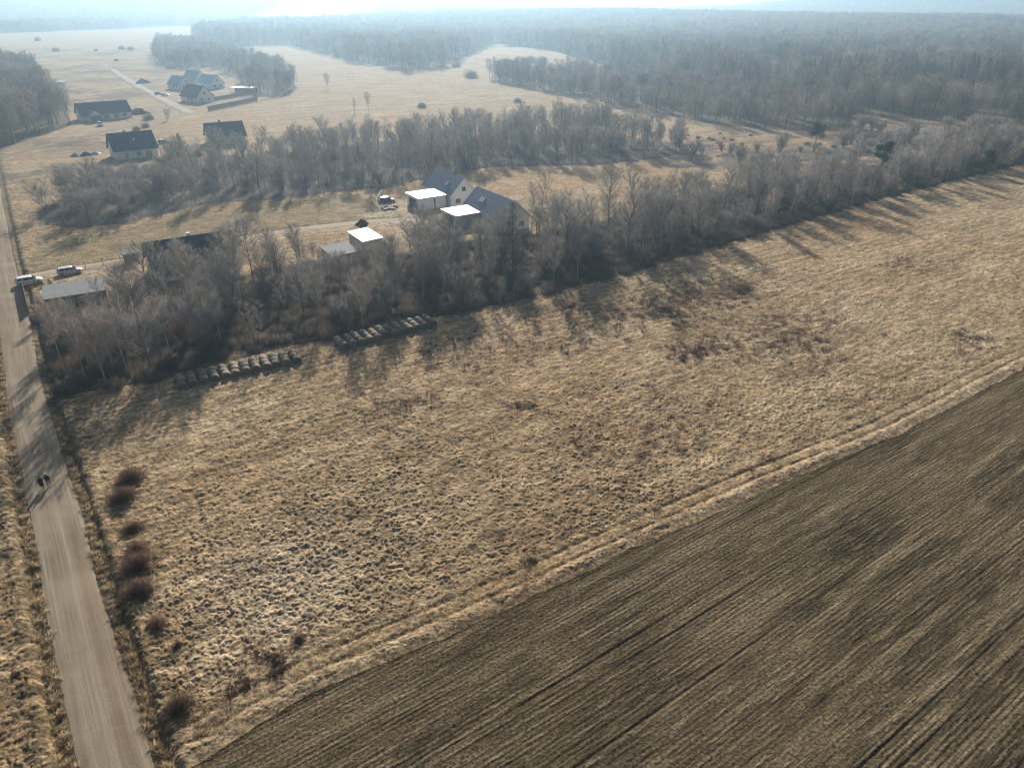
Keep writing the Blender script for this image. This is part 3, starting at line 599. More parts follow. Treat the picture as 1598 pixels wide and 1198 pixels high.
# labels for the many trees of the belts: place by the nearest landmark, then by order from the left
ORD = 'first second third fourth fifth sixth seventh eighth ninth tenth eleventh twelfth thirteenth fourteenth fifteenth sixteenth seventeenth eighteenth nineteenth twentieth'.split()
ORD += ['twenty-' + o for o in ORD[:9]] + ['thirtieth'] + ['thirty-' + o for o in ORD[:9]] + ['fortieth'] + ['forty-' + o for o in ORD[:9]]
LM = {'near': [((100, 560), 'beside the gravel road'), ((240, 560), 'left of the nearer bales'), ((370, 530), 'behind the nearer bales'), ((490, 500), 'between the bale stacks'), ((600, 480), 'behind the farther bales'), ((730, 460), 'left of the tall spruce'), ((870, 440), 'right of the tall spruce'), ((1000, 400), 'where the belt narrows'), ((1130, 350), 'left of the lone clearing pine'), ((1260, 310), 'below the lone clearing pine'), ((1380, 280), 'around the narrow dark pine'), ((1530, 250), 'at the right edge'), ((140, 470), 'behind the tin roofed shed'), ((300, 450), 'before the dark roofed house'), ((480, 430), 'before the tin roofed lean-to'), ((640, 410), 'before the white garages')],
      'middle': [((110, 330), 'beside the gravel road'), ((220, 290), 'below the white house'), ((340, 280), 'below the half hidden house'), ((450, 270), 'above the lawn'), ((560, 260), 'left of the parked dark car'), ((660, 240), 'behind the blue roofed house'), ((780, 240), 'behind the twin roof ridges'), ((900, 230), 'above the orange grass'), ((1030, 240), 'at its right end')],
      'scrub': [((1100, 240), 'left of the clearing pine'), ((1270, 240), 'below the clearing pine'), ((1400, 225), 'beyond the narrow dark pine'), ((1550, 215), 'at the right edge')],
      'hedge': [((800, 130), 'by the far clearing'), ((930, 155), 'at the field corner'), ((1080, 190), 'above the middle belt'), ((1250, 200), 'behind the clearing pine')]}
ZN = {'near': 'near belt', 'middle': 'middle belt', 'scrub': 'scrub', 'hedge': 'far tree line'}
GR = {'near': 'in the near tree belt', 'middle': 'in the middle tree belt', 'scrub': 'in the scrub at right', 'hedge': 'along the far tree line'}
cells = {}
for it in PLANTS:
    if it[4] == 'single': continue
    u, v = PX(it[2], it[3]); lm = min(LM[it[4]], key=lambda l: abs(l[0][0] - u) + 2.2 * abs(l[0][1] - v))[1]
    size = 'tall' if it[5] > (.9 if it[1] != 'willow bush' else 1.05) else 'short'
    cells.setdefault((size, it[1], it[4], lm), []).append((u, it[0]))
for (size, kd, zone, lm), ls in cells.items():
    ls.sort(key=lambda a: a[0])
    for i, (u, r) in enumerate(ls):
        base = f'{size} bare {kd}, {ZN[zone]} {lm}'
        r['label'] = base if len(ls) == 1 else f'{base}, {ORD[i]} from left'
        r['category'] = 'bush' if 'bush' in kd else 'tree'; r['group'] = f'bare {kd}s ' .replace('birchs', 'birches').replace('bushs', 'bushes') + GR[zone]

# ------------------------------------------------------------------ far woods: stuff
def stuff_points(name, pts, scales, protos, label, cat, drift=False):
    colx = bpy.data.collections.new(name + '_kinds')
    for i, me in enumerate(protos): colx.objects.link(bpy.data.objects.new(name + '_kind_%02d' % i, me))
    me = bpy.data.meshes.new(name); V = np.stack([pts[:, 0], pts[:, 1], hgt(pts[:, 0], pts[:, 1]) - .1], 1).astype(np.float32)
    me.vertices.add(len(V)); me.vertices.foreach_set('co', V.ravel())
    a = me.attributes.new('sc', 'FLOAT', 'POINT'); a.data.foreach_set('value', scales.astype(np.float32))
    ix = np.floor(np.clip((fbm(pts[:, 0] / 38, pts[:, 1] / 38, 13) - .2) / .6 + .28 * rng.normal(size=len(pts)), 0, .999) * len(protos)) if drift else rng.integers(len(protos), size=len(pts))
    a = me.attributes.new('ix', 'INT', 'POINT'); a.data.foreach_set('value', ix.astype(np.int32)); me.update()
    o = tag(link(name, me), label, cat, kind='stuff')
    g = bpy.data.node_groups.new(name, 'GeometryNodeTree'); g.interface.new_socket('Geometry', in_out='INPUT', socket_type='NodeSocketGeometry'); g.interface.new_socket('Geometry', in_out='OUTPUT', socket_type='NodeSocketGeometry')
    gi = g.nodes.new('NodeGroupInput'); go = g.nodes.new('NodeGroupOutput'); ip = g.nodes.new('GeometryNodeInstanceOnPoints'); ci = g.nodes.new('GeometryNodeCollectionInfo')
    ci.inputs['Collection'].default_value = colx; ci.inputs['Separate Children'].default_value = True; ci.inputs['Reset Children'].default_value = True
    ip.inputs['Pick Instance'].default_value = True
    rv = g.nodes.new('FunctionNodeRandomValue'); rv.data_type = 'FLOAT_VECTOR'; rv.inputs[0].default_value = (0, 0, 0); rv.inputs[1].default_value = (0, 0, 6.283)
    na = g.nodes.new('GeometryNodeInputNamedAttribute'); na.data_type = 'FLOAT'; na.inputs[0].default_value = 'sc'
    L = g.links.new; L(gi.outputs[0], ip.inputs['Points']); L(ci.outputs[0], ip.inputs['Instance']); L(rv.outputs[0], ip.inputs['Rotation']); nb = g.nodes.new('GeometryNodeInputNamedAttribute'); nb.data_type = 'INT'; nb.inputs[0].default_value = 'ix'; L(nb.outputs[0], ip.inputs['Instance Index']); L(na.outputs[0], ip.inputs['Scale']); L(ip.outputs[0], go.inputs[0])
    md = o.modifiers.new('scatter', 'NODES'); md.node_group = g; return o
FT = [bare_tree(15, 3.6, 26, 9, 5, low=.25, up=1.0, twr=.035, twig_mat='twig_far', split=False, limb_r=.07), bare_tree(14, 4.0, 26, 9, 5, stems=2, low=.2, up=.9, twr=.035, twig_mat='twig_far', split=False, limb_r=.07), bare_tree(16, 3.2, 26, 8, 5, low=.3, up=1.3, twr=.035, twig_mat='twig_far', split=False, limb_r=.07)]
def round_tree(h, r, n, mat='twig_far'):
    tb = TB(); o = rdir(n) * (rng.random((n, 1)) ** .4) * np.array([r, r, h * .36]); o *= (.75 + .5 * fbm(o[:, 0] * .6 + 9, o[:, 1] * .6 + o[:, 2] * .4 + 5, 8))[:, None]
    tb.spikes(np.array([0, 0, h * .62]) + o, o * np.array([1, 1, .6]) / r + rdir(n) * .8 + np.array([0, 0, .6]), .7 + 1.0 * rng.random(n), .03)
    tb.tube([[0, 0, -.5], [.1, 0, h * .5], [0, .1, h * .9]], [.2, .14, .02], 4)
    for i in range(12):
        az = rng.random() * 6.28; f = .3 + .5 * rng.random(); tb.tube([[0, 0, h * f], [math.cos(az) * r * .7, math.sin(az) * r * .7, h * (f + .18)]], [.07, .02], 3)
    return tb.build('far_tree', M[mat])
M['twig_dark'] = simple('dark_grey_twigs', (.12, .108, .098), .85, .25, .2, objrand=.3); M['twig_pale'] = simple('pale_grey_twigs', (.37, .32, .275), .85, .2, .2, objrand=.3)
FR = [round_tree(14, 3.6, 900, 'twig_pale'), round_tree(15, 3.8, 900), round_tree(13, 4.4, 900), round_tree(16, 3.3, 800, 'twig_dark')]
def clump():
    tb = TB()
    for i in range(9):
        cx, cy_ = (rng.random(2) - .5) * 34; h = 14 + 6 * rng.random(); n = 900; o = rdir(n) * (rng.random((n, 1)) ** .45) * np.array([4.6, 4.6, h * .36]); 
        tb.spikes(np.array([cx, cy_, h * .62]) + o, o * np.array([1, 1, .6]) + rdir(n) + np.array([0, 0, 1.5]), 1.4 + 1.6 * rng.random(n), .09)
        tb.tube([[cx, cy_, -1], [cx, cy_, h * .5], [cx, cy_, h * .95]], [.3, .2, .03], 4)
    return tb.build('tree_clump', M['twig_far'])
FCL = [clump() for _ in range(3)]
FCON = conifer(16, 3.0, 10)[1]
def region_pts(pl, dens, jit=1.0):
    lo = pl.min(0); hi = pl.max(0); n = int((hi[0] - lo[0]) * (hi[1] - lo[1]) * dens)
    q = lo + (hi - lo) * rng.random((n, 2)); return q[inside(pl, q[:, 0], q[:, 1])]
def wood(name, pl, dens, protos, label, sc=(.6, 1.2), cat='woodland', rmax=1e9, rmin=0):
    q = region_pts(pl, dens); r = np.hypot(q[:, 0], q[:, 1]); q = q[(r < rmax) & (r >= rmin) & (np.abs(q[:, 0]) < q[:, 1] * .95 + 30)]
    print(name, len(q)); return stuff_points(name, q, sc[0] + (sc[1] - sc[0]) * np.clip(.65 * fbm(q[:, 0] / 28, q[:, 1] / 28, 3) * 1.6 - .2 + .45 * rng.random(len(q)), 0, 1), protos, label, cat, True)
wood('woodland', woodA, .03, FT + FR, 'bare grey wood at the left edge behind the gravel road')
wood('woodland', woodB, .022, FT + FR, 'thin bare wood behind the grey roofed houses', (.45, .95))
wood('woodland', woodC, .016, FT + FR, 'dark hazy wood across the field at upper middle', (.7, 1.5))
wood('woodland', woodE, .025, FT + FR, 'bare thicket beyond the far tree line', (.45, .95))
wood('forest', woodD, .02, [FR[0], FT[0], FR[1], FR[2], FR[3], FR[3], FCON], 'large hazy forest covering the rise at upper right', (.7, 1.5), 'forest', rmax=1050)
wood('distant_forest', woodD, .0012, FCL, 'far part of the forest on the rise fading to blue', (.9, 1.2), 'forest', rmin=1050, rmax=3200)
wood('ridge_forest', woodF, .0008, FCL, 'wooded ridge on the left horizon in pale haze', (.9, 1.3), 'forest', rmax=3900)
wood('ridge_forest', woodG, .0008, FCL, 'wooded ridge on the right horizon in pale haze', (.9, 1.3), 'forest', rmin=1500, rmax=4300)
def brush():
    tb = TB(); n = 420; a = rng.random(n) * 6.28; r_ = rng.random(n) ** .5 * 1.1
    tb.spikes(np.stack([r_ * np.cos(a), r_ * np.sin(a), 0 * a + .6 * rng.random(n)], 1), rdir(n) * .8 + np.array([0, 0, 1.0]), .5 + .9 * rng.random(n), .018); return tb.build('brush', M['brush'])
BR = [brush() for _ in range(3)]
q1 = region_pts(belt1, .30); q1 = q1[(dist_line(drive_c, q1[:, 0], q1[:, 1]) > 3) & (dist_line(road_c, q1[:, 0], q1[:, 1]) > 4)]
for a in AV: q1 = q1[np.hypot(q1[:, 0] - a[0], q1[:, 1] - a[1]) > a[2] * .9]
stuff_points('undergrowth', q1, .6 + .8 * rng.random(len(q1)), BR, 'dark tangled undergrowth below the near tree belt', 'undergrowth')
def low_brush():
    tb = TB(); n = 420; a = rng.random(n) * 6.28; r_ = rng.random(n) ** .5 * 2.4
    tb.spikes(np.stack([r_ * np.cos(a), r_ * np.sin(a), 0 * a], 1), rdir(n) * .7 + np.array([0, 0, 1.0]), .3 + .9 * rng.random(n), .02); return tb.build('brush', M['twig'])
BR2 = [low_brush() for _ in range(3)]
q2 = np.vstack([region_pts(belt2, .2), region_pts(scrub, .12)]); q2 = q2[(dist_line(drive_c, q2[:, 0], q2[:, 1]) > 3)]
stuff_points('undergrowth', q2, .5 + .9 * rng.random(len(q2)), BR2, 'low brush below the middle tree belt and scrub', 'undergrowth')

def tuft(n, L, rad, mat, lean=.8):
    tb = TB(); a = rng.random(n) * 6.28; o = .12 * rng.random(n) ** .5
    tb.spikes(np.stack([o * np.cos(a), o * np.sin(a), 0 * a - .02], 1), np.stack([np.cos(a) * lean, np.sin(a) * lean, .45 + .6 * rng.random(n)], 1) + rdir(n) * .35, L * (.5 + .8 * rng.random(n)), rad); return tb.build('grass_tuft', M[mat])
M['dull_straw'] = simple('dull_straw_blades', (.24, .165, .09), .8, .2, 1, objrand=.3); M['weed'] = simple('dry_weed_stalks', (.11, .06, .042), .85, .3, 1, objrand=.3); M['straw'] = simple('straw_blades', (.40, .30, .175), .75, .2, 1, objrand=.35); M['stubble'] = simple('stubble_straw', (.30, .235, .13), .8, .3, 1, objrand=.45); M['green_blade'] = simple('crop_blades', (.075, .09, .03), .7, .3, 1, objrand=.3)
def tufts(name, n, rmax, ok, protos, sc, label, cat):
    th = (rng.random(n) - .5) * R(96); u_ = rng.random(n); r_ = 24 + (rmax - 24) * u_ ** 1.15
    q = np.stack([r_ * np.sin(th), r_ * np.cos(th)], 1); q = q[ok(q[:, 0], q[:, 1])]
    print(name, len(q)); stuff_points(name, q, sc[0] + (sc[1] - sc[0]) * rng.random(len(q)), protos, label, cat)
okm = lambda x, y: ~inside(crop_poly, x, y) & (dist_line(road_c, x, y) > 1.95 + .7 * fbm(x * .4, y * .4, 83)) & ~inside(belt1, x, y)
okc = lambda x, y: inside(crop_poly, x, y) & (dist_line(bound, x, y) > .6)
tufts('grass_tufts', 90000, 150, okm, [tuft(26, .40, .018, 'straw') for _ in range(4)] + [tuft(20, .3, .018, 'dull_straw')], (.5, 1.5), 'straw coloured grass tussocks of the meadow', 'grass')
wq = np.vstack([P(u, v) + (rng.normal(size=(n, 2)) * r_ * .62) @ np.stack([E1, E2 * .6]) for (u, v, r_, n) in ((1120, 455, 14, 420), (1210, 515, 14, 420), (1240, 540, 11, 200), (1000, 492, 11, 240), (1085, 548, 5, 150), (1505, 530, 5, 60), (1410, 412, 6, 130), (820, 635, 2.5, 30), (640, 632, 4, 90), (830, 545, 10, 110), (970, 700, 16, 170), (880, 480, 5, 110), (690, 540, 5, 90), (1040, 470, 8, 160), (440, 1000, 3, 16), (390, 1050, 3, 40), (830, 870, 2, 8), (1320, 625, 3, 30), (250, 1060, 5, 14))])
wq = wq[~inside(crop_poly, wq[:, 0], wq[:, 1]) & ~inside(belt1, wq[:, 0], wq[:, 1]) & (dist_line(road_c, wq[:, 0], wq[:, 1]) > 3)]
stuff_points('dry_weeds', wq, .6 + .95 * rng.random(len(wq)), [tuft(40, .6, .026, 'weed', .8), tuft(34, .75, .024, 'weed', .6)], 'reddish brown dry weeds in loose patches across the meadow', 'weeds')
tufts('crop_stubble', 80000, 110, okc, [tuft(12, .2, .014, 'stubble'), tuft(10, .22, .014, 'stubble', 1.3), tuft(10, .18, .014, 'green_blade')], (.5, 1.4), 'low stubble and sprouting blades of the dark field', 'crop')

wood('field_scrub', poly((1040, 215), (1120, 200), (1330, 212), (1598, 205), (1598, 225), (1200, 240)), .006, [p_[1] for p_ in PRB], 'low dry scrub around the clearing pine', (.15, .6), 'scrub')
# ------------------------------------------------------------------ shapes for built things
class MB:
    def __init__(s): s.bm = bmesh.new()
    def box(s, c, d, rz=0.0, bev=0.0):
        m = Matrix.Translation(c) @ Matrix.Rotation(rz, 4, 'Z') @ Matrix.Diagonal((d[0], d[1], d[2], 1))
        r = bmesh.ops.create_cube(s.bm, size=1, matrix=m)
        if bev:
            es = list({e for v in r['verts'] for e in v.link_edges}); bmesh.ops.bevel(s.bm, geom=es, offset=bev, segments=2, affect='EDGES')
        return s
    def cyl(s, a, b, r0, r1=None, k=10):
        a = Vector(a); b = Vector(b); d = b - a; r1 = r0 if r1 is None else r1
        m = Matrix.Translation((a + b) / 2) @ d.to_track_quat('Z', 'Y').to_matrix().to_4x4()
        bmesh.ops.create_cone(s.bm, segments=k, radius1=r0, radius2=max(r1, 1e-4), depth=d.length, cap_ends=True, matrix=m); return s
    def face(s, *pts):
        s.bm.faces.new([s.bm.verts.new(p) for p in pts]); return s
    def prism(s, prof, y0, y1, axis='Y'):
        f = (lambda a, b, y: (a, y, b)) if axis == 'Y' else (lambda a, b, y: (y, a, b))
        A = [s.bm.verts.new(f(a, b, y0)) for a, b in prof]; B = [s.bm.verts.new(f(a, b, y1)) for a, b in prof]; n = len(prof)
        s.bm.faces.new(A); s.bm.faces.new(B[::-1])
        for i in range(n): s.bm.faces.new((A[i], B[i], B[(i + 1) % n], A[(i + 1) % n]))
        return s
    def build(s, name, mat, parent=None, loc=None, smooth=False):
        bmesh.ops.recalc_face_normals(s.bm, faces=s.bm.faces[:]); me = bpy.data.meshes.new(name); s.bm.to_mesh(me); s.bm.free()
        for m in (mat if isinstance(mat, (list, tuple)) else [mat]): me.materials.append(m)
        if smooth:
            for p in me.polygons: p.use_smooth = True
        return link(name, me, parent, loc)
def window(root, face, a, z, w, h, L, W, mat_f='white_pvc', door=False, name=None, pane='glass'):
    """face: front -Y, back +Y, left -X, right +X; a = position along the wall"""
    def pt(al, out, zz):
        return {'front': (al, -W / 2 - out, zz), 'back': (al, W / 2 + out, zz), 'left': (-L / 2 - out, al, zz), 'right': (L / 2 + out, al, zz)}[face]
    fx = face in ('front', 'back')
    def bar(mb, al, zz, ww, hh, out, th): mb.box(pt(al, out, zz), (ww, th, hh) if fx else (th, ww, hh))
    f = MB(); t = .09
    bar(f, a - w / 2, z + h / 2, t, h + t, .02, .09); bar(f, a + w / 2, z + h / 2, t, h + t, .02, .09); bar(f, a, z + h - .003, w - t, t, .018, .085); bar(f, a, z + .003, w - t, t, .018, .085)
    if w > 1.0: bar(f, a, z + h / 2, t * .8, h - t, .018, .08)
    fo = f.build(name or 'window', M[mat_f], root)
    g = MB(); bar(g, a, z + h / 2, w - t * .5, h - t * .5, .006, .03); g.build('pane' if not door else 'panel', M[pane], fo)
    if door:
        k = MB(); bar(k, a + w * .35, z + h * .48, .14, .04, .06, .05); k.build('handle', M['dark_metal'], fo)
    return fo
def house(x, y, rot, L, W, hw, hr, label, roof='roof_dark', wall='white_wall', wins=(), chim=(), sky_=(), ov=.55, name='house', gut=True):
    r = empty(name, (x, y, ground_z(x, y)), R(rot)); tag(r, label, 'house')
    w = MB(); w.prism([(-W / 2, -.3), (W / 2, -.3), (W / 2, hw), (0, hw + (hr - hw)), (-W / 2, hw)], -L / 2, L / 2, 'X'); w.build('wall', M[wall], r)
    sl = (hr - hw) / (W / 2); ro = MB(); th = .18
    prof = [(-W / 2 - ov, hw - sl * ov + .02), (0, hr + .02), (W / 2 + ov, hw - sl * ov + .02), (W / 2 + ov, hw - sl * ov + .02 + th), (0, hr + .02 + th * 1.25), (-W / 2 - ov, hw - sl * ov + .02 + th)]
    ro.prism(prof, -L / 2 - ov, L / 2 + ov, 'X'); rf = ro.build('roof', M[roof], r)
    ve = MB()
    for sx in (-1, 1):
        for sy in (-1, 1):
            ve.prism([(sy * (W / 2 + ov + .01), hw - sl * ov - .08), (0.0, hr - .08), (0.0, hr + .02 + th * 1.25 + .03), (sy * (W / 2 + ov + .01), hw - sl * ov + .02 + th + .03)], sx * (L / 2 + ov + .002), sx * (L / 2 + ov + .06), 'X')
    ve.build('verge_board', M['white_pvc'] if roof in ('roof_blue', 'roof_light') else M['dark_metal'], rf)
    if gut:
        for sy in (-1, 1): MB().cyl((-L / 2 - ov, sy * (W / 2 + ov + .05), hw - sl * ov + .12), (L / 2 + ov, sy * (W / 2 + ov + .05), hw - sl * ov + .12), .07, k=6).build('gutter', M['dark_metal'], rf)
    for (cx, cyo, m) in chim:
        c = MB(); zc = hr - abs(cyo) * sl; c.box((cx, cyo, zc + .45), (.6, .6, 1.7)); c.box((cx, cyo, zc + 1.34), (.74, .74, .1)); c.build('chimney', M[m], rf)
    for (sx, sf, ln) in sky_:
        yy = -W / 2 * sf; zz = hw + (hr - hw) * (1 - sf) + th + .10; k = MB(); k.box((0, 0, 0), (.75, ln, .1)); o = k.build('skylight', M['white_pvc'], rf, (sx, yy, zz)); o.rotation_euler = (math.atan(sl), 0, 0)
        k = MB(); k.box((0, 0, .04), (.55, ln - .2, .06)); k.build('pane', M['white_metal'], o)
    for wn_ in wins: window(r, *wn_[:5], L, W, **(wn_[5] if len(wn_) > 5 else {}))
    return r
D_ = dict(door=True, name='door', mat_f='white_pvc', pane='warm_door')
GD = dict(door=True, name='garage_door', mat_f='dark_metal', pane='dark_metal')
house(-66.6, 140.4, 34, 13.4, 9.4, 3.0, 6.9, 'white house with dark tiled roof half hidden behind the near trees', wins=[('front', -4.6, .9, 1.4, 1.3), ('front', -1.5, 0, 1.1, 2.1, D_), ('front', 2.6, .1, 2.4, 2.2), ('front', 5.2, .9, 1.0, 1.3), ('left', 0, .9, 1.4, 1.3), ('left', -.2, 3.6, 1.1, 1.2), ('right', 0, .9, 1.4, 1.3)], chim=[(1.5, .9, 'white_wall')])
house(-17.5, 202, -58.6, 17.0, 8.0, 3.3, 7.2, 'big white house with blue grey roof behind the white garage', 'roof_blue', wins=[('front', -5, .9, 1.4, 1.3), ('front', 0, .9, 1.4, 1.3), ('right', -1.8, .9, 1.4, 1.3), ('right', 1.8, .9, 1.4, 1.3), ('right', 0, 3.9, 1.2, 1.3)], sky_=[(3.0, .55, 1.4)])
house(-4, 177.7, -58.4, 18.2, 8.0, 3.3, 7.0, 'second blue grey roofed house with two skylights, partly behind the spruce', 'roof_blue', wins=[('front', 3, .9, 1.4, 1.3), ('front', -3, .9, 1.4, 1.3), ('right', 1.8, .9, 1.4, 1.3), ('right', -1.8, .9, 1.4, 1.3)], sky_=[(-3.9, .52, 1.4), (-2.8, .52, 1.4)])
house(-137.7, 268.3, 38, 14.0, 10.0, 3.3, 8.2, 'white house with black gable roof alone above the middle belt', 'roof_navy', wins=[('front', -3.4, .1, .9, 2.1, D_), ('front', .6, .9, 1.5, 1.3), ('front', 4.0, .1, 2.0, 2.2, dict(pane='warm_door')), ('left', 1.5, .9, 1.2, 1.3), ('left', 0, 4, 1.0, 1.2)], chim=[(-1.5, .6, 'grey_wall')], sky_=[(.5, .5, .9)])
h5 = house(-199, 368, 41, 22, 10.5, 3.0, 7.4, 'long low house with dark roof and car under its front gable', 'roof_navy', wall='white_wall', wins=[('front', 0, .1, 2.4, 2.2, dict(pane='warm_door')), ('front', 4.0, .1, 2.0, 2.2, dict(pane='warm_door')), ('front', 8.0, .9, 1.8, 1.3), ('right', 0, .9, 1.4, 1.3)])
pw = MB(); pw.box((-9.0, -8.2, 1.3), (.3, 5.4, 3.2)); pw.box((-3.4, -8.2, 1.3), (.3, 5.4, 3.2)); pw.prism([(-9.15, 2.9), (-3.25, 2.9), (-6.2, 5.0)], -10.9, -10.6, 'Y'); pw.build('carport_wall', M['white_wall'], h5)
pr_ = MB(); pr_.prism([(-9.8, 2.45), (-6.2, 5.02), (-2.6, 2.45), (-2.6, 2.65), (-6.2, 5.25), (-9.8, 2.65)], -11.3, -3.6, 'Y'); pr_.build('carport_roof', M['roof_dark'], h5)
house(-114.5, 297.5, 31, 13.6, 9.4, 3.1, 7.6, 'pale house with dark roof half hidden behind the middle belt', 'roof_navy', wall='white_wall', wins=[('front', -3, .9, 1.5, 1.3), ('front', 2, .9, 1.5, 1.3), ('left', 0, .9, 1.4, 1.3), ('left', 0, 3.9, 1.0, 1.2)], chim=[(-1.4, .3, 'dark_metal')])
def at(u, v, z=0): return tuple(P(u, v, z))
for (u, v, rot, L, W, hr, rf, lb) in ((283, 139, -37, 15, 10, 8.0, 'roof_light', 'leftmost pale grey roofed house of the far cluster'), (306, 131, -37, 16, 10, 8.6, 'roof_light', 'middle pale grey roofed house of the far cluster'), (330, 137, -37, 16, 10, 8.0, 'roof_light', 'rightmost pale grey roofed house of the far cluster'), (309, 158, -37, 16, 11, 8.6, 'roof_dark', 'white gabled house with dark roof in front of the far cluster')):
    x, y = at(u, v); house(x, y, rot, L, W, 3.2, hr, lb, rf, wins=[('right', -2.2, .9, 1.4, 1.3), ('right', 2.2, .9, 1.4, 1.3), ('right', 0, 4.2, 1.6, 1.4), ('front', 0, .9, 1.6, 1.3), ('front', 3.4, .9, 1.4, 1.3)])
def flat(name, x, y, rot, L, W, h, label, cat, roof='white_roof', wall='white_wall', wins=(), slope=.25, ov=.25, posts=False):
    r = empty(name, (x, y, ground_z(x, y)), R(rot)); tag(r, label, cat)
    w = MB()
    if posts:
        for sx in (-1, 1):
            for sy in (-1, 1): w.box((sx * (L / 2 - .1), sy * (W / 2 - .1), h / 2 - .1), (.16, .16, h + .2))
        w.box((0, W / 2 - .05, h / 2), (L - .4, .06, h - .1)); w.build('post_frame', M['wood'], r)
    else:
        w.prism([(-W / 2, -.3), (W / 2, -.3), (W / 2, h + slope), (-W / 2, h)], -L / 2, L / 2, 'X'); w.build('wall', M[wall], r)
    ro = MB(); ro.prism([(-W / 2 - ov, h + .02 - slope * ov / W), (W / 2 + ov, h + .02 + slope * (1 + ov / W)), (W / 2 + ov, h + .16 + slope * (1 + ov / W)), (-W / 2 - ov, h + .16 - slope * ov / W)], -L / 2 - ov, L / 2 + ov, 'X')
    rf = ro.build('roof', M[roof], r)
    f = MB(); f.box((0, -W / 2 - ov - .03, h + .06 - slope * ov / W), (L + 2 * ov, .05, .26)); f.build('fascia', M['grey_wall'] if roof == 'white_roof' else M['wood'], rf)
    for w_ in wins: window(r, *w_[:5], L, W, **(w_[5] if len(w_) > 5 else {}))
    return r
flat('garage', -23.3, 194.8, 34, 8.2, 7.2, 3.0, 'white flat roofed garage in front of the big blue roofed house', 'garage', wins=[('left', 0, 0, 4.2, 2.4, GD), ('front', 0.6, 0.05, .25, 2.6, dict(pane='dark_metal', mat_f='dark_metal'))])
flat('garage', -12.2, 177.0, 34, 8.2, 7.0, 3.0, 'flat white roofed garage nearer the spruce, walls behind twigs', 'garage', wall='grey_wall', wins=[('left', 0, 0, 4.2, 2.4, GD)])
flat('outbuilding', -32.9, 156.3, -58, 9.0, 4.4, 2.8, 'small grey outbuilding with bright white flat roof', 'shed', wall='grey_wall', wins=[('right', 0, 0, 1.0, 2.0, D_), ('front', 0, 1.0, 1.2, 1.0)])
flat('lean_to', -36.8, 147.6, -58, 8.0, 5.6, 2.2, 'lean-to with dull grey tin roof left of the white roofed outbuilding', 'shed', 'roof_tin', 'wood', wins=[('front', 0, 0, 1.1, 1.9, D_)])
flat('barn_shed', -79.8, 122.8, 30, 9.6, 6.2, 2.4, 'long shed with pale corrugated tin roof beside the white car', 'shed', 'roof_tin', 'wood', wins=[('front', 1.0, 0, 1.6, 2.0, D_), ('front', -2.5, 1.0, 1.0, .8)], slope=.5)
x, y = at(207, 410); flat('carport', x, y, 34, 2.8, 2.4, 2.2, 'small grey terrace roof at the left end of the dark roofed house', 'carport', 'roof_tin', slope=.15, posts=True)
x, y = at(88, 136); flat('site_cabin', x, y, 8, 12, 4, 3.2, 'white site cabin alone beside the left wood', 'cabin', wins=[('front', -3, 1.0, 1.6, 1.2), ('front', 2, .1, 1.0, 2.1, D_)])
x, y = at(381, 144); flat('carport', x, y, -10, 16, 6, 2.6, 'white roofed carport right of the far house cluster', 'carport', posts=True)

def board_fence(name, pts, h, mat, label, cat='fence', post=2.4, boards=True):
    a0 = np.array(pts[0]); r = empty(name, (a0[0], a0[1], ground_z(*a0))); tag(r, label, cat); pn = MB()
    for a, b in zip(pts, pts[1:]):
        a = np.array(a); b = np.array(b); L = np.linalg.norm(b - a); ang = math.atan2(*(b - a)[::-1]); k = max(1, int(L / post))
        for i in range(k + 1):
            q = a + (b - a) * i / k - a0; p_ = MB(); p_.box((q[0], q[1], h / 2 - .1), (.11, .11, h + .35), ang); p_.build('post', M['wood'], r)
        m = (a + b) / 2 - a0
        if boards:
            for j in range(6): pn.box((m[0], m[1], .12 + (j + .5) * (h - .1) / 6), (L, .04, (h - .1) / 6 - .02), ang)
        else:
            for j in range(5): pn.box((m[0], m[1], .2 + j * (h - .2) / 4), (L, .015, .015), ang)
    pn.build('boards' if boards else 'wires', M[mat], r); return r
board_fence('garden_fence', [at(37, 448), at(47, 490)], 1.7, 'wood', 'dark board fence between the road and the tin roofed shed')
board_fence('wire_fence', [at(134, 419), at(188, 408), at(197, 418)], 1.4, 'dark_metal', 'thin wire fence along the driveway right of the silver car', boards=False)
board_fence('boundary_fence', [at(325, 174), at(402, 158)], 2.4, 'wood', 'long dark fence, nearer of two beside the far cluster', post=6)
board_fence('boundary_fence', [at(335, 158), at(400, 147)], 2.2, 'wood', 'long dark fence, farther of two beside the far cluster', post=6)
board_fence('panel_fence', [at(590, 315), at(597, 303)], 1.4, 'white_pvc', 'short pale panel fence left of the parked dark car', post=2)

def pile(name, u, v, r_, h, mat, label, cat, n=40, flatten=1.0):
    x, y = P(u, v); tb = TB(); nn = 26; th = np.linspace(0, 2 * math.pi, nn, endpoint=False); rr = np.linspace(0, 1, 9)
    V = [[0, 0, h]]; 
    for k in rr[1:]:
        for t_ in th:
            rad = r_ * k * (1 + .25 * math.sin(3 * t_ + u) + .1 * rng.normal()); V.append([rad * math.cos(t_), rad * math.sin(t_) * flatten, max(-.1, h * (1 - k ** 1.6) + .12 * h * rng.normal() * (1 - k * .6))])
    T = [[0, 1 + i, 1 + (i + 1) % nn] for i in range(nn)]; Q = [[1 + a * nn + i, 1 + (a + 1) * nn + i, 1 + (a + 1) * nn + (i + 1) % nn, 1 + a * nn + (i + 1) % nn] for a in range(7) for i in range(nn)]
    o = link(name, mesh(name, V, Q, T, [M[mat]], True), None, (x, y, ground_z(x, y))); o.rotation_euler = (0, 0, R(34)); return tag(o, label, cat)
pile('soil_heap', 566, 352, 1.7, 1.5, 'soil', 'dark soil heap beside the driveway above the white roofed outbuilding', 'heap')
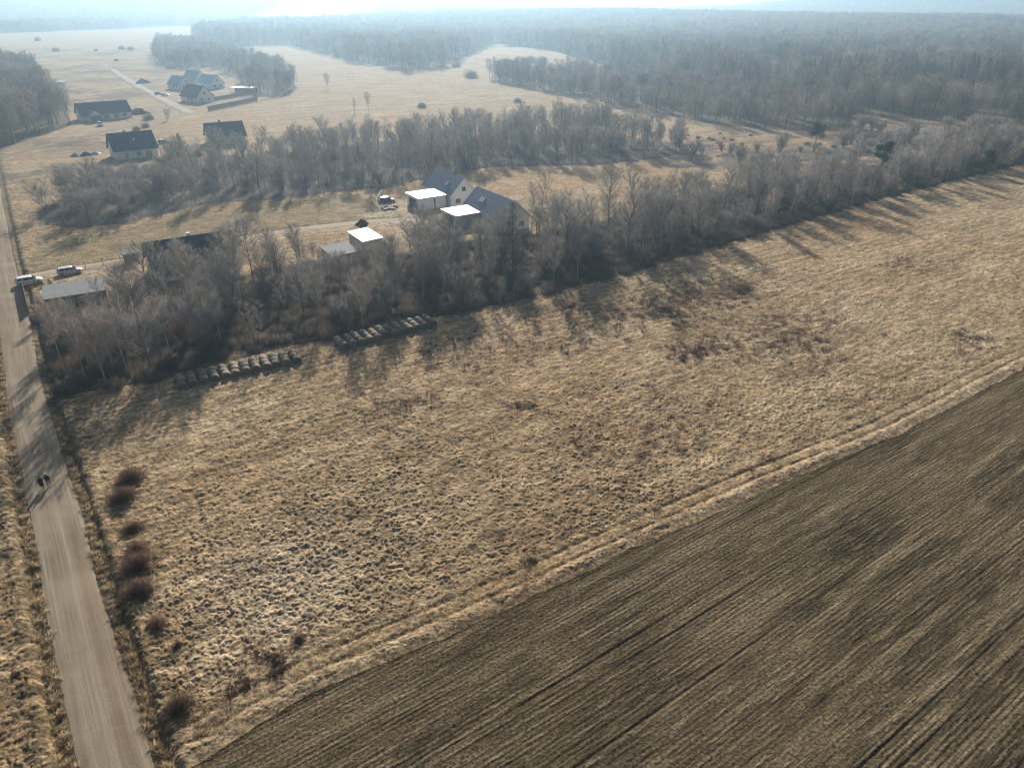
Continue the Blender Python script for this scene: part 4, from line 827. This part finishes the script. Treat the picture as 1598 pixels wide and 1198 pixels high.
pile('soil_heap', 216, 178, 5, 2.6, 'soil', 'dark soil heap across the lane from the long house', 'heap')
pile('soil_heap', 222, 130, 5, 2.6, 'soil', 'far soil heap beside the pale lane', 'heap')
pile('tarp_heap', 567, 398, 1.5, .9, 'fabric_white', 'crumpled white sheeting at the foot of the white roofed outbuilding', 'sheeting')
pile('tarp_heap', 684, 347, .8, .9, 'fabric_white', 'small bright white bundle beside the second garage', 'bundle')
pile('rubble_heap', 119, 244, 1.8, 1.2, 'grey_wall', 'pale stone heap left of the white house, leftmost of three', 'heap')
pile('rubble_heap', 135, 243, 2.2, 1.3, 'soil', 'dark heap left of the white house, middle of three', 'heap')
pile('rubble_heap', 150, 241, 2.0, .9, 'grey_wall', 'low grey heap nearest the white house, rightmost of three', 'heap')
for i, (u, v, dz) in enumerate(((598, 327, 0), (603, 329, 0), (608, 326, 0), (613, 328, 0), (618, 324, 0), (601, 324, 0))):
    x, y = P(u, v); b = MB()
    for k in range(4): b.box((.05 * k - .1, .06 * (k % 2), .08 + .16 * k), (1.9 - .25 * (k % 3), .8 - .1 * k, .12), .2 * (k - 1))
    o = b.build('board_stack', M['grey_wall'] if i % 2 else M['wood'], None, (x, y, 0)); o.rotation_euler = (0, 0, rng.random() * 3)
    tag(o, 'small stack of boards in the yard below the parked dark car, %s from left' % ('second', 'fourth', 'third', 'fifth', 'sixth', 'first')[0 if i == 0 else i], 'boards', 'board stacks in the yard')
for o_, k in zip([o for o in COL.objects if o.name.startswith('board_stack')], ('first', 'third', 'fourth', 'fifth', 'sixth', 'second')):
    o_['label'] = 'small stack of boards in the yard below the parked dark car, %s from left' % k

# ------------------------------------------------------------------ hay bales
def bale_mesh(seed):
    rs = np.random.default_rng(seed); k = 28; prof = [(-.62, .0), (-.60, .30), (-.61, .50), (-.56, .60), (-.45, .635), (-.2, .645), (0, .64), (.2, .645), (.45, .635), (.56, .60), (.61, .50), (.60, .30), (.62, 0)]
    V = []; 
    for (yy, r_) in prof:
        for j in range(k):
            a = 2 * math.pi * j / k; rr = r_ * (1 + .02 * rs.normal()); z = rr * math.sin(a); z = max(z, -.56)
            V.append([rr * math.cos(a) * 1.02, yy + .015 * rs.normal(), z + .56])
    n = len(prof); Q = [[i * k + j, i * k + (j + 1) % k, (i + 1) * k + (j + 1) % k, (i + 1) * k + j] for i in range(n - 1) for j in range(k)]
    mi = [0 if 2 < i < n - 4 else 1 for i in range(n - 1) for j in range(k)]
    return V, Q, mi
def baled(name, wrap):
    m, t, b = nt(name); pos = N(t, 'ShaderNodeTexCoord').outputs['Object']; f = noise(t, pos, 6, 5, .7); rnd = N(t, 'ShaderNodeObjectInfo').outputs['Random']
    c = ramp(t, f, (.3, tuple(x * .6 for x in wrap)), (.7, tuple(x * 1.3 for x in wrap))); c = mix(t, 1.0, c, ramp(t, rnd, (0, (.75, .75, .78)), (1, (1.25, 1.15, 1.0))), 'MULTIPLY')
    t.links.new(c, b.inputs['Base Color']); b.inputs['Roughness'].default_value = .8; bump(t, b, f, .6, .05); return m
MW = baled('weathered_net_wrap', (.25, .225, .185)); ME_ = baled('bale_straw_end', (.19, .145, .09)); MBL = baled('blue_wrap', (.10, .16, .28))
BM = []
for s_ in range(4):
    V, Q, mi = bale_mesh(s_); BM.append(mesh('hay_bale', V, Q, None, [MW, ME_], True, mi))
V, Q, mi = bale_mesh(9); BLUE = mesh('hay_bale', V, Q, None, [MBL, ME_], True, mi)
def stack(p0, p1, ncol, nm, blue=None):
    p0 = np.array(p0); p1 = np.array(p1); d = (p1 - p0) / np.linalg.norm(p1 - p0); nn = np.array([-d[1], d[0]]); pit = np.linalg.norm(p1 - p0) / (ncol - 1); rz = math.atan2(d[1], d[0])
    for c in range(ncol):
        jx = .12 * rng.normal()
        for r_ in range(3):
            q = p0 + d * pit * c + nn * (.65 + 1.27 * r_ + jx) + d * .05 * rng.normal()
            isb = blue == (c, r_)
            o = link('hay_bale', BLUE if isb else BM[rng.integers(4)], None, (q[0], q[1], -.02 + .03 * rng.random())); o.rotation_euler = (0, 0, rz + rng.normal() * .05); o.scale = (1, 1, .97 + .08 * rng.random())
            if isb: tag(o, 'blue wrapped round bale in the front row of the farther stack', 'hay bale', 'round bales of the farther stack')
            else: tag(o, f"weathered round bale in the {nm} stack, {('front', 'middle', 'back')[r_]} row, {ORD[c]} from left", 'hay bale', f'round bales of the {nm} stack')
stack(at(286, 609), at(466, 569), 12, 'nearer'); stack(at(541, 547), at(678, 511), 12, 'farther', (5, 0))

# ------------------------------------------------------------------ cars
def car(x, y, rz, mat, label, hgt_=1.5, L=4.5, wagon=True):
    r = empty('parked_car', (x, y, 0.02), rz); tag(r, label, 'car', 'cars parked at the houses'); W = 1.8; hl = L / 2; k = hgt_ / 1.5
    # body: lofted lower shell
    st = [(-hl, .55, .80, .72), (-hl + .08, .38, .95, .84), (-hl + .6, .28, 1.0, .89), (-.5, .26, .98, .9), (.6, .26, .96, .9), (hl - 1.0, .27, .93, .89), (hl - .35, .30, .82, .84), (hl - .06, .40, .70, .76), (hl, .48, .62, .66)]
    b = MB(); rings = []
    for (sx, zb, zt, hw) in st:
        zb *= k; zt *= k; pr = [(-hw * .9, zb), (-hw, zb + .12), (-hw, zt - .18), (-hw * .93, zt - .03), (-hw * .6, zt), (hw * .6, zt), (hw * .93, zt - .03), (hw, zt - .18), (hw, zb + .12), (hw * .9, zb)]
        rings.append([b.bm.verts.new((sx, py, pz)) for py, pz in pr])
    for A, B in zip(rings, rings[1:]):
        for j in range(10): b.bm.faces.new((A[j], B[j], B[(j + 1) % 10], A[(j + 1) % 10]))
    b.bm.faces.new(rings[0]); b.bm.faces.new(rings[-1][::-1]); body = b.build('body', mat, r, smooth=False)
    # cabin shell
    xb = -hl + (.12 if wagon else .7); cab = [(xb, .93 * k), (xb + (.35 if wagon else .75), hgt_ - .06), (xb + .9, hgt_), (.25, hgt_ - .02), (.55, hgt_ - .1), (1.25, .92 * k)]
    c = MB(); A = []; B = []
    for (cx, cz) in cab:
        hw = .84 - .2 * (cz - .92 * k) / (hgt_ - .92 * k); A.append(c.bm.verts.new((cx, -hw, cz))); B.append(c.bm.verts.new((cx, hw, cz)))
    c.bm.faces.new(A); c.bm.faces.new(B[::-1])
    for i in range(len(cab)): j = (i + 1) % len(cab); c.bm.faces.new((A[i], B[i], B[j], A[j]))
    c.build('roof', mat, r)
    def hwz(z): return .84 - .2 * (z - .92 * k) / (hgt_ - .92 * k) + .006
    z0 = .98 * k; z1 = hgt_ - .14
    for sy in (-1, 1):
        for (xa, xb_, xc, xd) in ((xb + .25, -.95, -.95, xb + .42), (-.87, .08, .08, -.87), (.16, 1.08, .48, .16)):
            g = MB(); g.face((xa, sy * hwz(z0), z0), (xb_, sy * hwz(z0), z0), (xc, sy * hwz(z1), z1), (xd, sy * hwz(z1), z1)); bmesh.ops.solidify(g.bm, geom=g.bm.faces[:], thickness=.012); g.build('side_window', M['glass'], r)
    g = MB(); g.face((1.215, -.78, z0), (1.215, .78, z0), (.61, .66, hgt_ - .13), (.61, -.66, hgt_ - .13))
    for v_ in g.bm.verts: v_.co.x += .03
    bmesh.ops.solidify(g.bm, geom=g.bm.faces[:], thickness=.012); g.build('windscreen', M['glass'], r)
    g = MB(); e = cab[1][0]; g.face((xb + .02, -.74, z0), (xb + .02, .74, z0), (e - .06, .62, hgt_ - .16), (e - .06, -.62, hgt_ - .16))
    for v_ in g.bm.verts: v_.co.x -= .02
    bmesh.ops.solidify(g.bm, geom=g.bm.faces[:], thickness=.012); g.build('rear_window', M['glass'], r)
    for sx in (-hl + .85, hl - .85):
        for sy in (-1, 1):
            w = empty('wheel', (sx, sy * .80, .33)); w.parent = r
            t_ = MB(); t_.cyl((0, -.11, 0), (0, .11, 0), .33, k=18); t_.build('tyre', M['tyre'], w)
            q = MB(); q.cyl((0, sy * .105, 0), (0, sy * .125, 0), .21, k=12); q.build('rim', M['rim'], w)
    for sy in (-1, 1):
        MB().box((hl - .1, sy * .6, .62 * k), (.14, .3, .14), bev=.03).build('headlight', M['lamp'], r); MB().box((-hl + .04, sy * .7, .82 * k), (.1, .18, .28), bev=.02).build('taillight', M['red_lamp'], r)
        MB().box((.95, sy * .97, 1.0 * k), (.14, .2, .13), bev=.03).build('mirror', mat, r)
    MB().box((hl - .03, 0, .36 * k), (.12, 1.3, .16), bev=.03).build('bumper', M['dark_metal'], r)
    return r
a35 = R(34)
x, y = P(47, 443); car(x, y, a35 + .05, M['car_white'], 'white estate car parked where the driveway meets the gravel road', 1.62, 4.6)
x, y = P(110, 427); car(x, y, a35 + .02, M['car_silver'], 'silver car parked on the driveway before the dark roofed house', 1.5, 4.6)
x, y = P(604, 316); car(x, y, R(20), M['car_dark'], 'dark car parked left of the white garage', 1.6, 4.5)
x, y = P(256, 224); car(x, y, R(30), M['car_dark'], 'dark car right of the white house with black roof', 1.5, 4.4)
x, y = P(157, 197); car(x, y, R(-50), M['car_white'], 'white van under the front gable of the long house', 1.95, 4.6)
x, y = P(247, 148); car(x, y, R(30), M['car_dark'], 'dark car beside the far house cluster, left of two', 1.5, 4.4)
x, y = P(258, 150); car(x, y, R(10), M['car_white'], 'white car beside the far house cluster, right of two', 1.6, 4.6)

# ------------------------------------------------------------------ two walkers
def skin_body(name, mats, zones, pose):
    me = bpy.data.meshes.new(name); ob = bpy.data.objects.new(name, me); COL.objects.link(ob)
    V = [p for p, r_ in pose['pts']]; me.from_pydata(V, pose['edges'], [])
    ob.modifiers.new('skin', 'SKIN'); 
    if not me.skin_vertices: me.attributes
    bm = bmesh.new(); bm.from_mesh(me); lay = bm.verts.layers.skin.verify(); bm.verts.ensure_lookup_table()
    for v_, (p, r_) in zip(bm.verts, pose['pts']):
        v_[lay].radius = r_ if isinstance(r_, tuple) else (r_, r_)
    bm.verts[0][lay].use_root = True; bm.to_mesh(me); bm.free()
    ob.modifiers.new('sub', 'SUBSURF').levels = 1; ob.modifiers['sub'].render_levels = 1
    dg = bpy.context.evaluated_depsgraph_get(); m2 = bpy.data.meshes.new_from_object(ob.evaluated_get(dg)); bpy.data.objects.remove(ob)
    m2.materials.clear()
    for m in mats: m2.materials.append(m)
    for p in m2.polygons: p.material_index = zones(p.center); p.use_smooth = True
    return m2
def walker(x, y, rz, label, top, legs, shoes, hairm, hat=None, coat=False, step=1):
    r = empty('person', (x, y, .07), rz); r.scale = (.94,) * 3
    tag(r, label, 'person')
    pts = []; ed = []
    def add(p, rad, par=None):
        pts.append((p, rad)); i = len(pts) - 1
        if par is not None: ed.append((par, i))
        return i
    pel = add((0, 0, .95), (.15, .11)); wa = add((0, 0, 1.12), (.14, .10), pel); ch = add((.02, 0, 1.33), (.18, .12), wa); nb = add((.01, 0, 1.48), .065, ch); hd0 = add((.03, 0, 1.58), .075, nb); hd = add((.03, 0, 1.68), (.085, .10), hd0); add((.03, 0, 1.76), .055, hd); add((.13, 0, 1.64), .018, hd0)
    for s_ in (-1, 1):
        f = s_ * step * .24
        hp = add((0, s_ * .10, .90), .095, pel); kn = add((f * .6 + .05, s_ * .105, .50), .065, hp); an = add((f - (.06 if f < 0 else 0), s_ * .105, .10), .042, kn); add((f + .06, s_ * .11, .045), (.04, .05), an); 
        sh = add((.01, s_ * .19, 1.42), .068, ch); el = add((-f * .35 - .03, s_ * .26, 1.15), .05, sh); wr = add((-f * .7 + .06, s_ * .25, .93), .034, el); pm = add((-f * .75 + .07, s_ * .25, .86), (.022, .036), wr)
        for j in range(4): 
            k1 = add((-f * .75 + .10 - .022 * j, s_ * (.25 + .004 * j), .80 - .004 * abs(j - 1.5)), .0095, pm); add((-f * .75 + .10 - .022 * j, s_ * (.235), .765 + .004 * abs(j - 1.5)), .008, k1)
        tb = add((-f * .75 + .115, s_ * .235, .845), .010, pm); add((-f * .75 + .13, s_ * .23, .815), .008, tb)
    skin_m = M['skin']
    def zone(c):
        if c.z > 1.50: return 0
        if c.z < .885 and abs(c.y) > .19: return 0
        if c.z < .085: return 3
        if c.z > (.86 if abs(c.y) < .19 else .9): return 1
        return 2
    me = skin_body('person_body', [skin_m, top, legs, shoes], zone, {'pts': pts, 'edges': ed}); link('body', me, r)
    # hair with a face left open, eyes
    h = MB(); bmesh.ops.create_uvsphere(h.bm, u_segments=14, v_segments=9, radius=1, matrix=Matrix.Translation((.015, 0, 1.70)) @ Matrix.Diagonal((.112, .098, .108, 1)))
    dl = [v_ for v_ in h.bm.verts if v_.co.x > .06 and v_.co.z < 1.735 or v_.co.z < 1.60]; bmesh.ops.delete(h.bm, geom=dl, context='VERTS'); h.build('hair', hairm, r, smooth=True)
    e = MB()
    for s_ in (-1, 1): bmesh.ops.create_uvsphere(e.bm, u_segments=6, v_segments=5, radius=.011, matrix=Matrix.Translation((.118, s_ * .034, 1.685)))
    e.build('eyes', M['tyre'], r)
    if hat:
        q = MB(); bmesh.ops.create_uvsphere(q.bm, u_segments=16, v_segments=10, radius=1, matrix=Matrix.Translation((.02, 0, 1.725)) @ Matrix.Diagonal((.122, .112, .108, 1))); bmesh.ops.delete(q.bm, geom=[v_ for v_ in q.bm.verts if v_.co.z < 1.71], context='VERTS'); q.build('hat', hat, r, smooth=True)
    j = MB(); z_ = [.52, .70, .95, 1.15, 1.33, 1.44, 1.49] if coat else [.84, .90, 1.0, 1.15, 1.33, 1.44, 1.49]; rx = [.21, .19, .17, .16, .165, .12, .08]; ry = [.25, .23, .205, .19, .225, .19, .085]
    if not coat: rx = [.16, .19, .185, .18, .18, .13, .085]; ry = [.20, .225, .225, .22, .24, .20, .09]
    rings = [[j.bm.verts.new((.01 + a * math.cos(t_), b * math.sin(t_), zz + .01 * math.sin(5 * t_ + zz * 9))) for t_ in np.linspace(0, 2 * math.pi, 18, endpoint=False)] for zz, a, b in zip(z_, rx, ry)]
    for A, B in zip(rings, rings[1:]):
        for i in range(18): j.bm.faces.new((A[i], A[(i + 1) % 18], B[(i + 1) % 18], B[i]))
    j.build('coat' if coat else 'jacket', top, r, smooth=True)
    return r
M['skin'] = simple('skin', (.5, .33, .25), .6, .08, 8); M['black_coat'] = simple('black_coat', (.012, .012, .014), .75, .2, 6); M['blue_jeans'] = simple('blue_grey_trousers', (.13, .15, .19), .85, .15, 8)
M['navy_jacket'] = simple('dark_jacket', (.018, .02, .026), .6, .2, 6); M['white_shoe'] = simple('white_shoes', (.75, .74, .7), .5, .05, 8); M['dark_hair'] = simple('dark_hair', (.03, .022, .018), .5, .2, 20); M['pale_hair'] = simple('fair_hair', (.5, .42, .32), .5, .15, 20); M['pale_hat'] = simple('pale_knit_hat', (.75, .74, .72), .9, .08, 20)
x, y = P(67.5, 763); walker(x, y, R(118), 'person in a long black coat walking on the gravel road, left of the pair', M['black_coat'], M['black_coat'], M['white_shoe'], M['dark_hair'], coat=True)
x, y = P(77.5, 758.5); walker(x, y, R(118), 'person in dark jacket, grey blue trousers and pale hat, right of the pair', M['navy_jacket'], M['blue_jeans'], M['white_shoe'], M['dark_hair'], hat=M['pale_hat'], step=-1)

# ------------------------------------------------------------------ haze
hz = MB(); hz.box((0, 7400, 58.5), (32000, 15400, 123)); ho = hz.build('haze', [], None); tag(ho, 'pale blue winter haze lying over the whole landscape', 'haze', kind='stuff')
m = bpy.data.materials.new('haze_air'); m.use_nodes = True; t = m.node_tree; t.nodes.remove(t.nodes['Principled BSDF']); pv = t.nodes.new('ShaderNodeVolumePrincipled')
pv.inputs['Color'].default_value = (.50, .75, 1, 1); pv.inputs['Density'].default_value = HAZE; pv.inputs['Anisotropy'].default_value = .55
t.links.new(pv.outputs[0], t.nodes['Material Output'].inputs['Volume']); ho.data.materials.append(m)
print('objects', len(scene.objects))
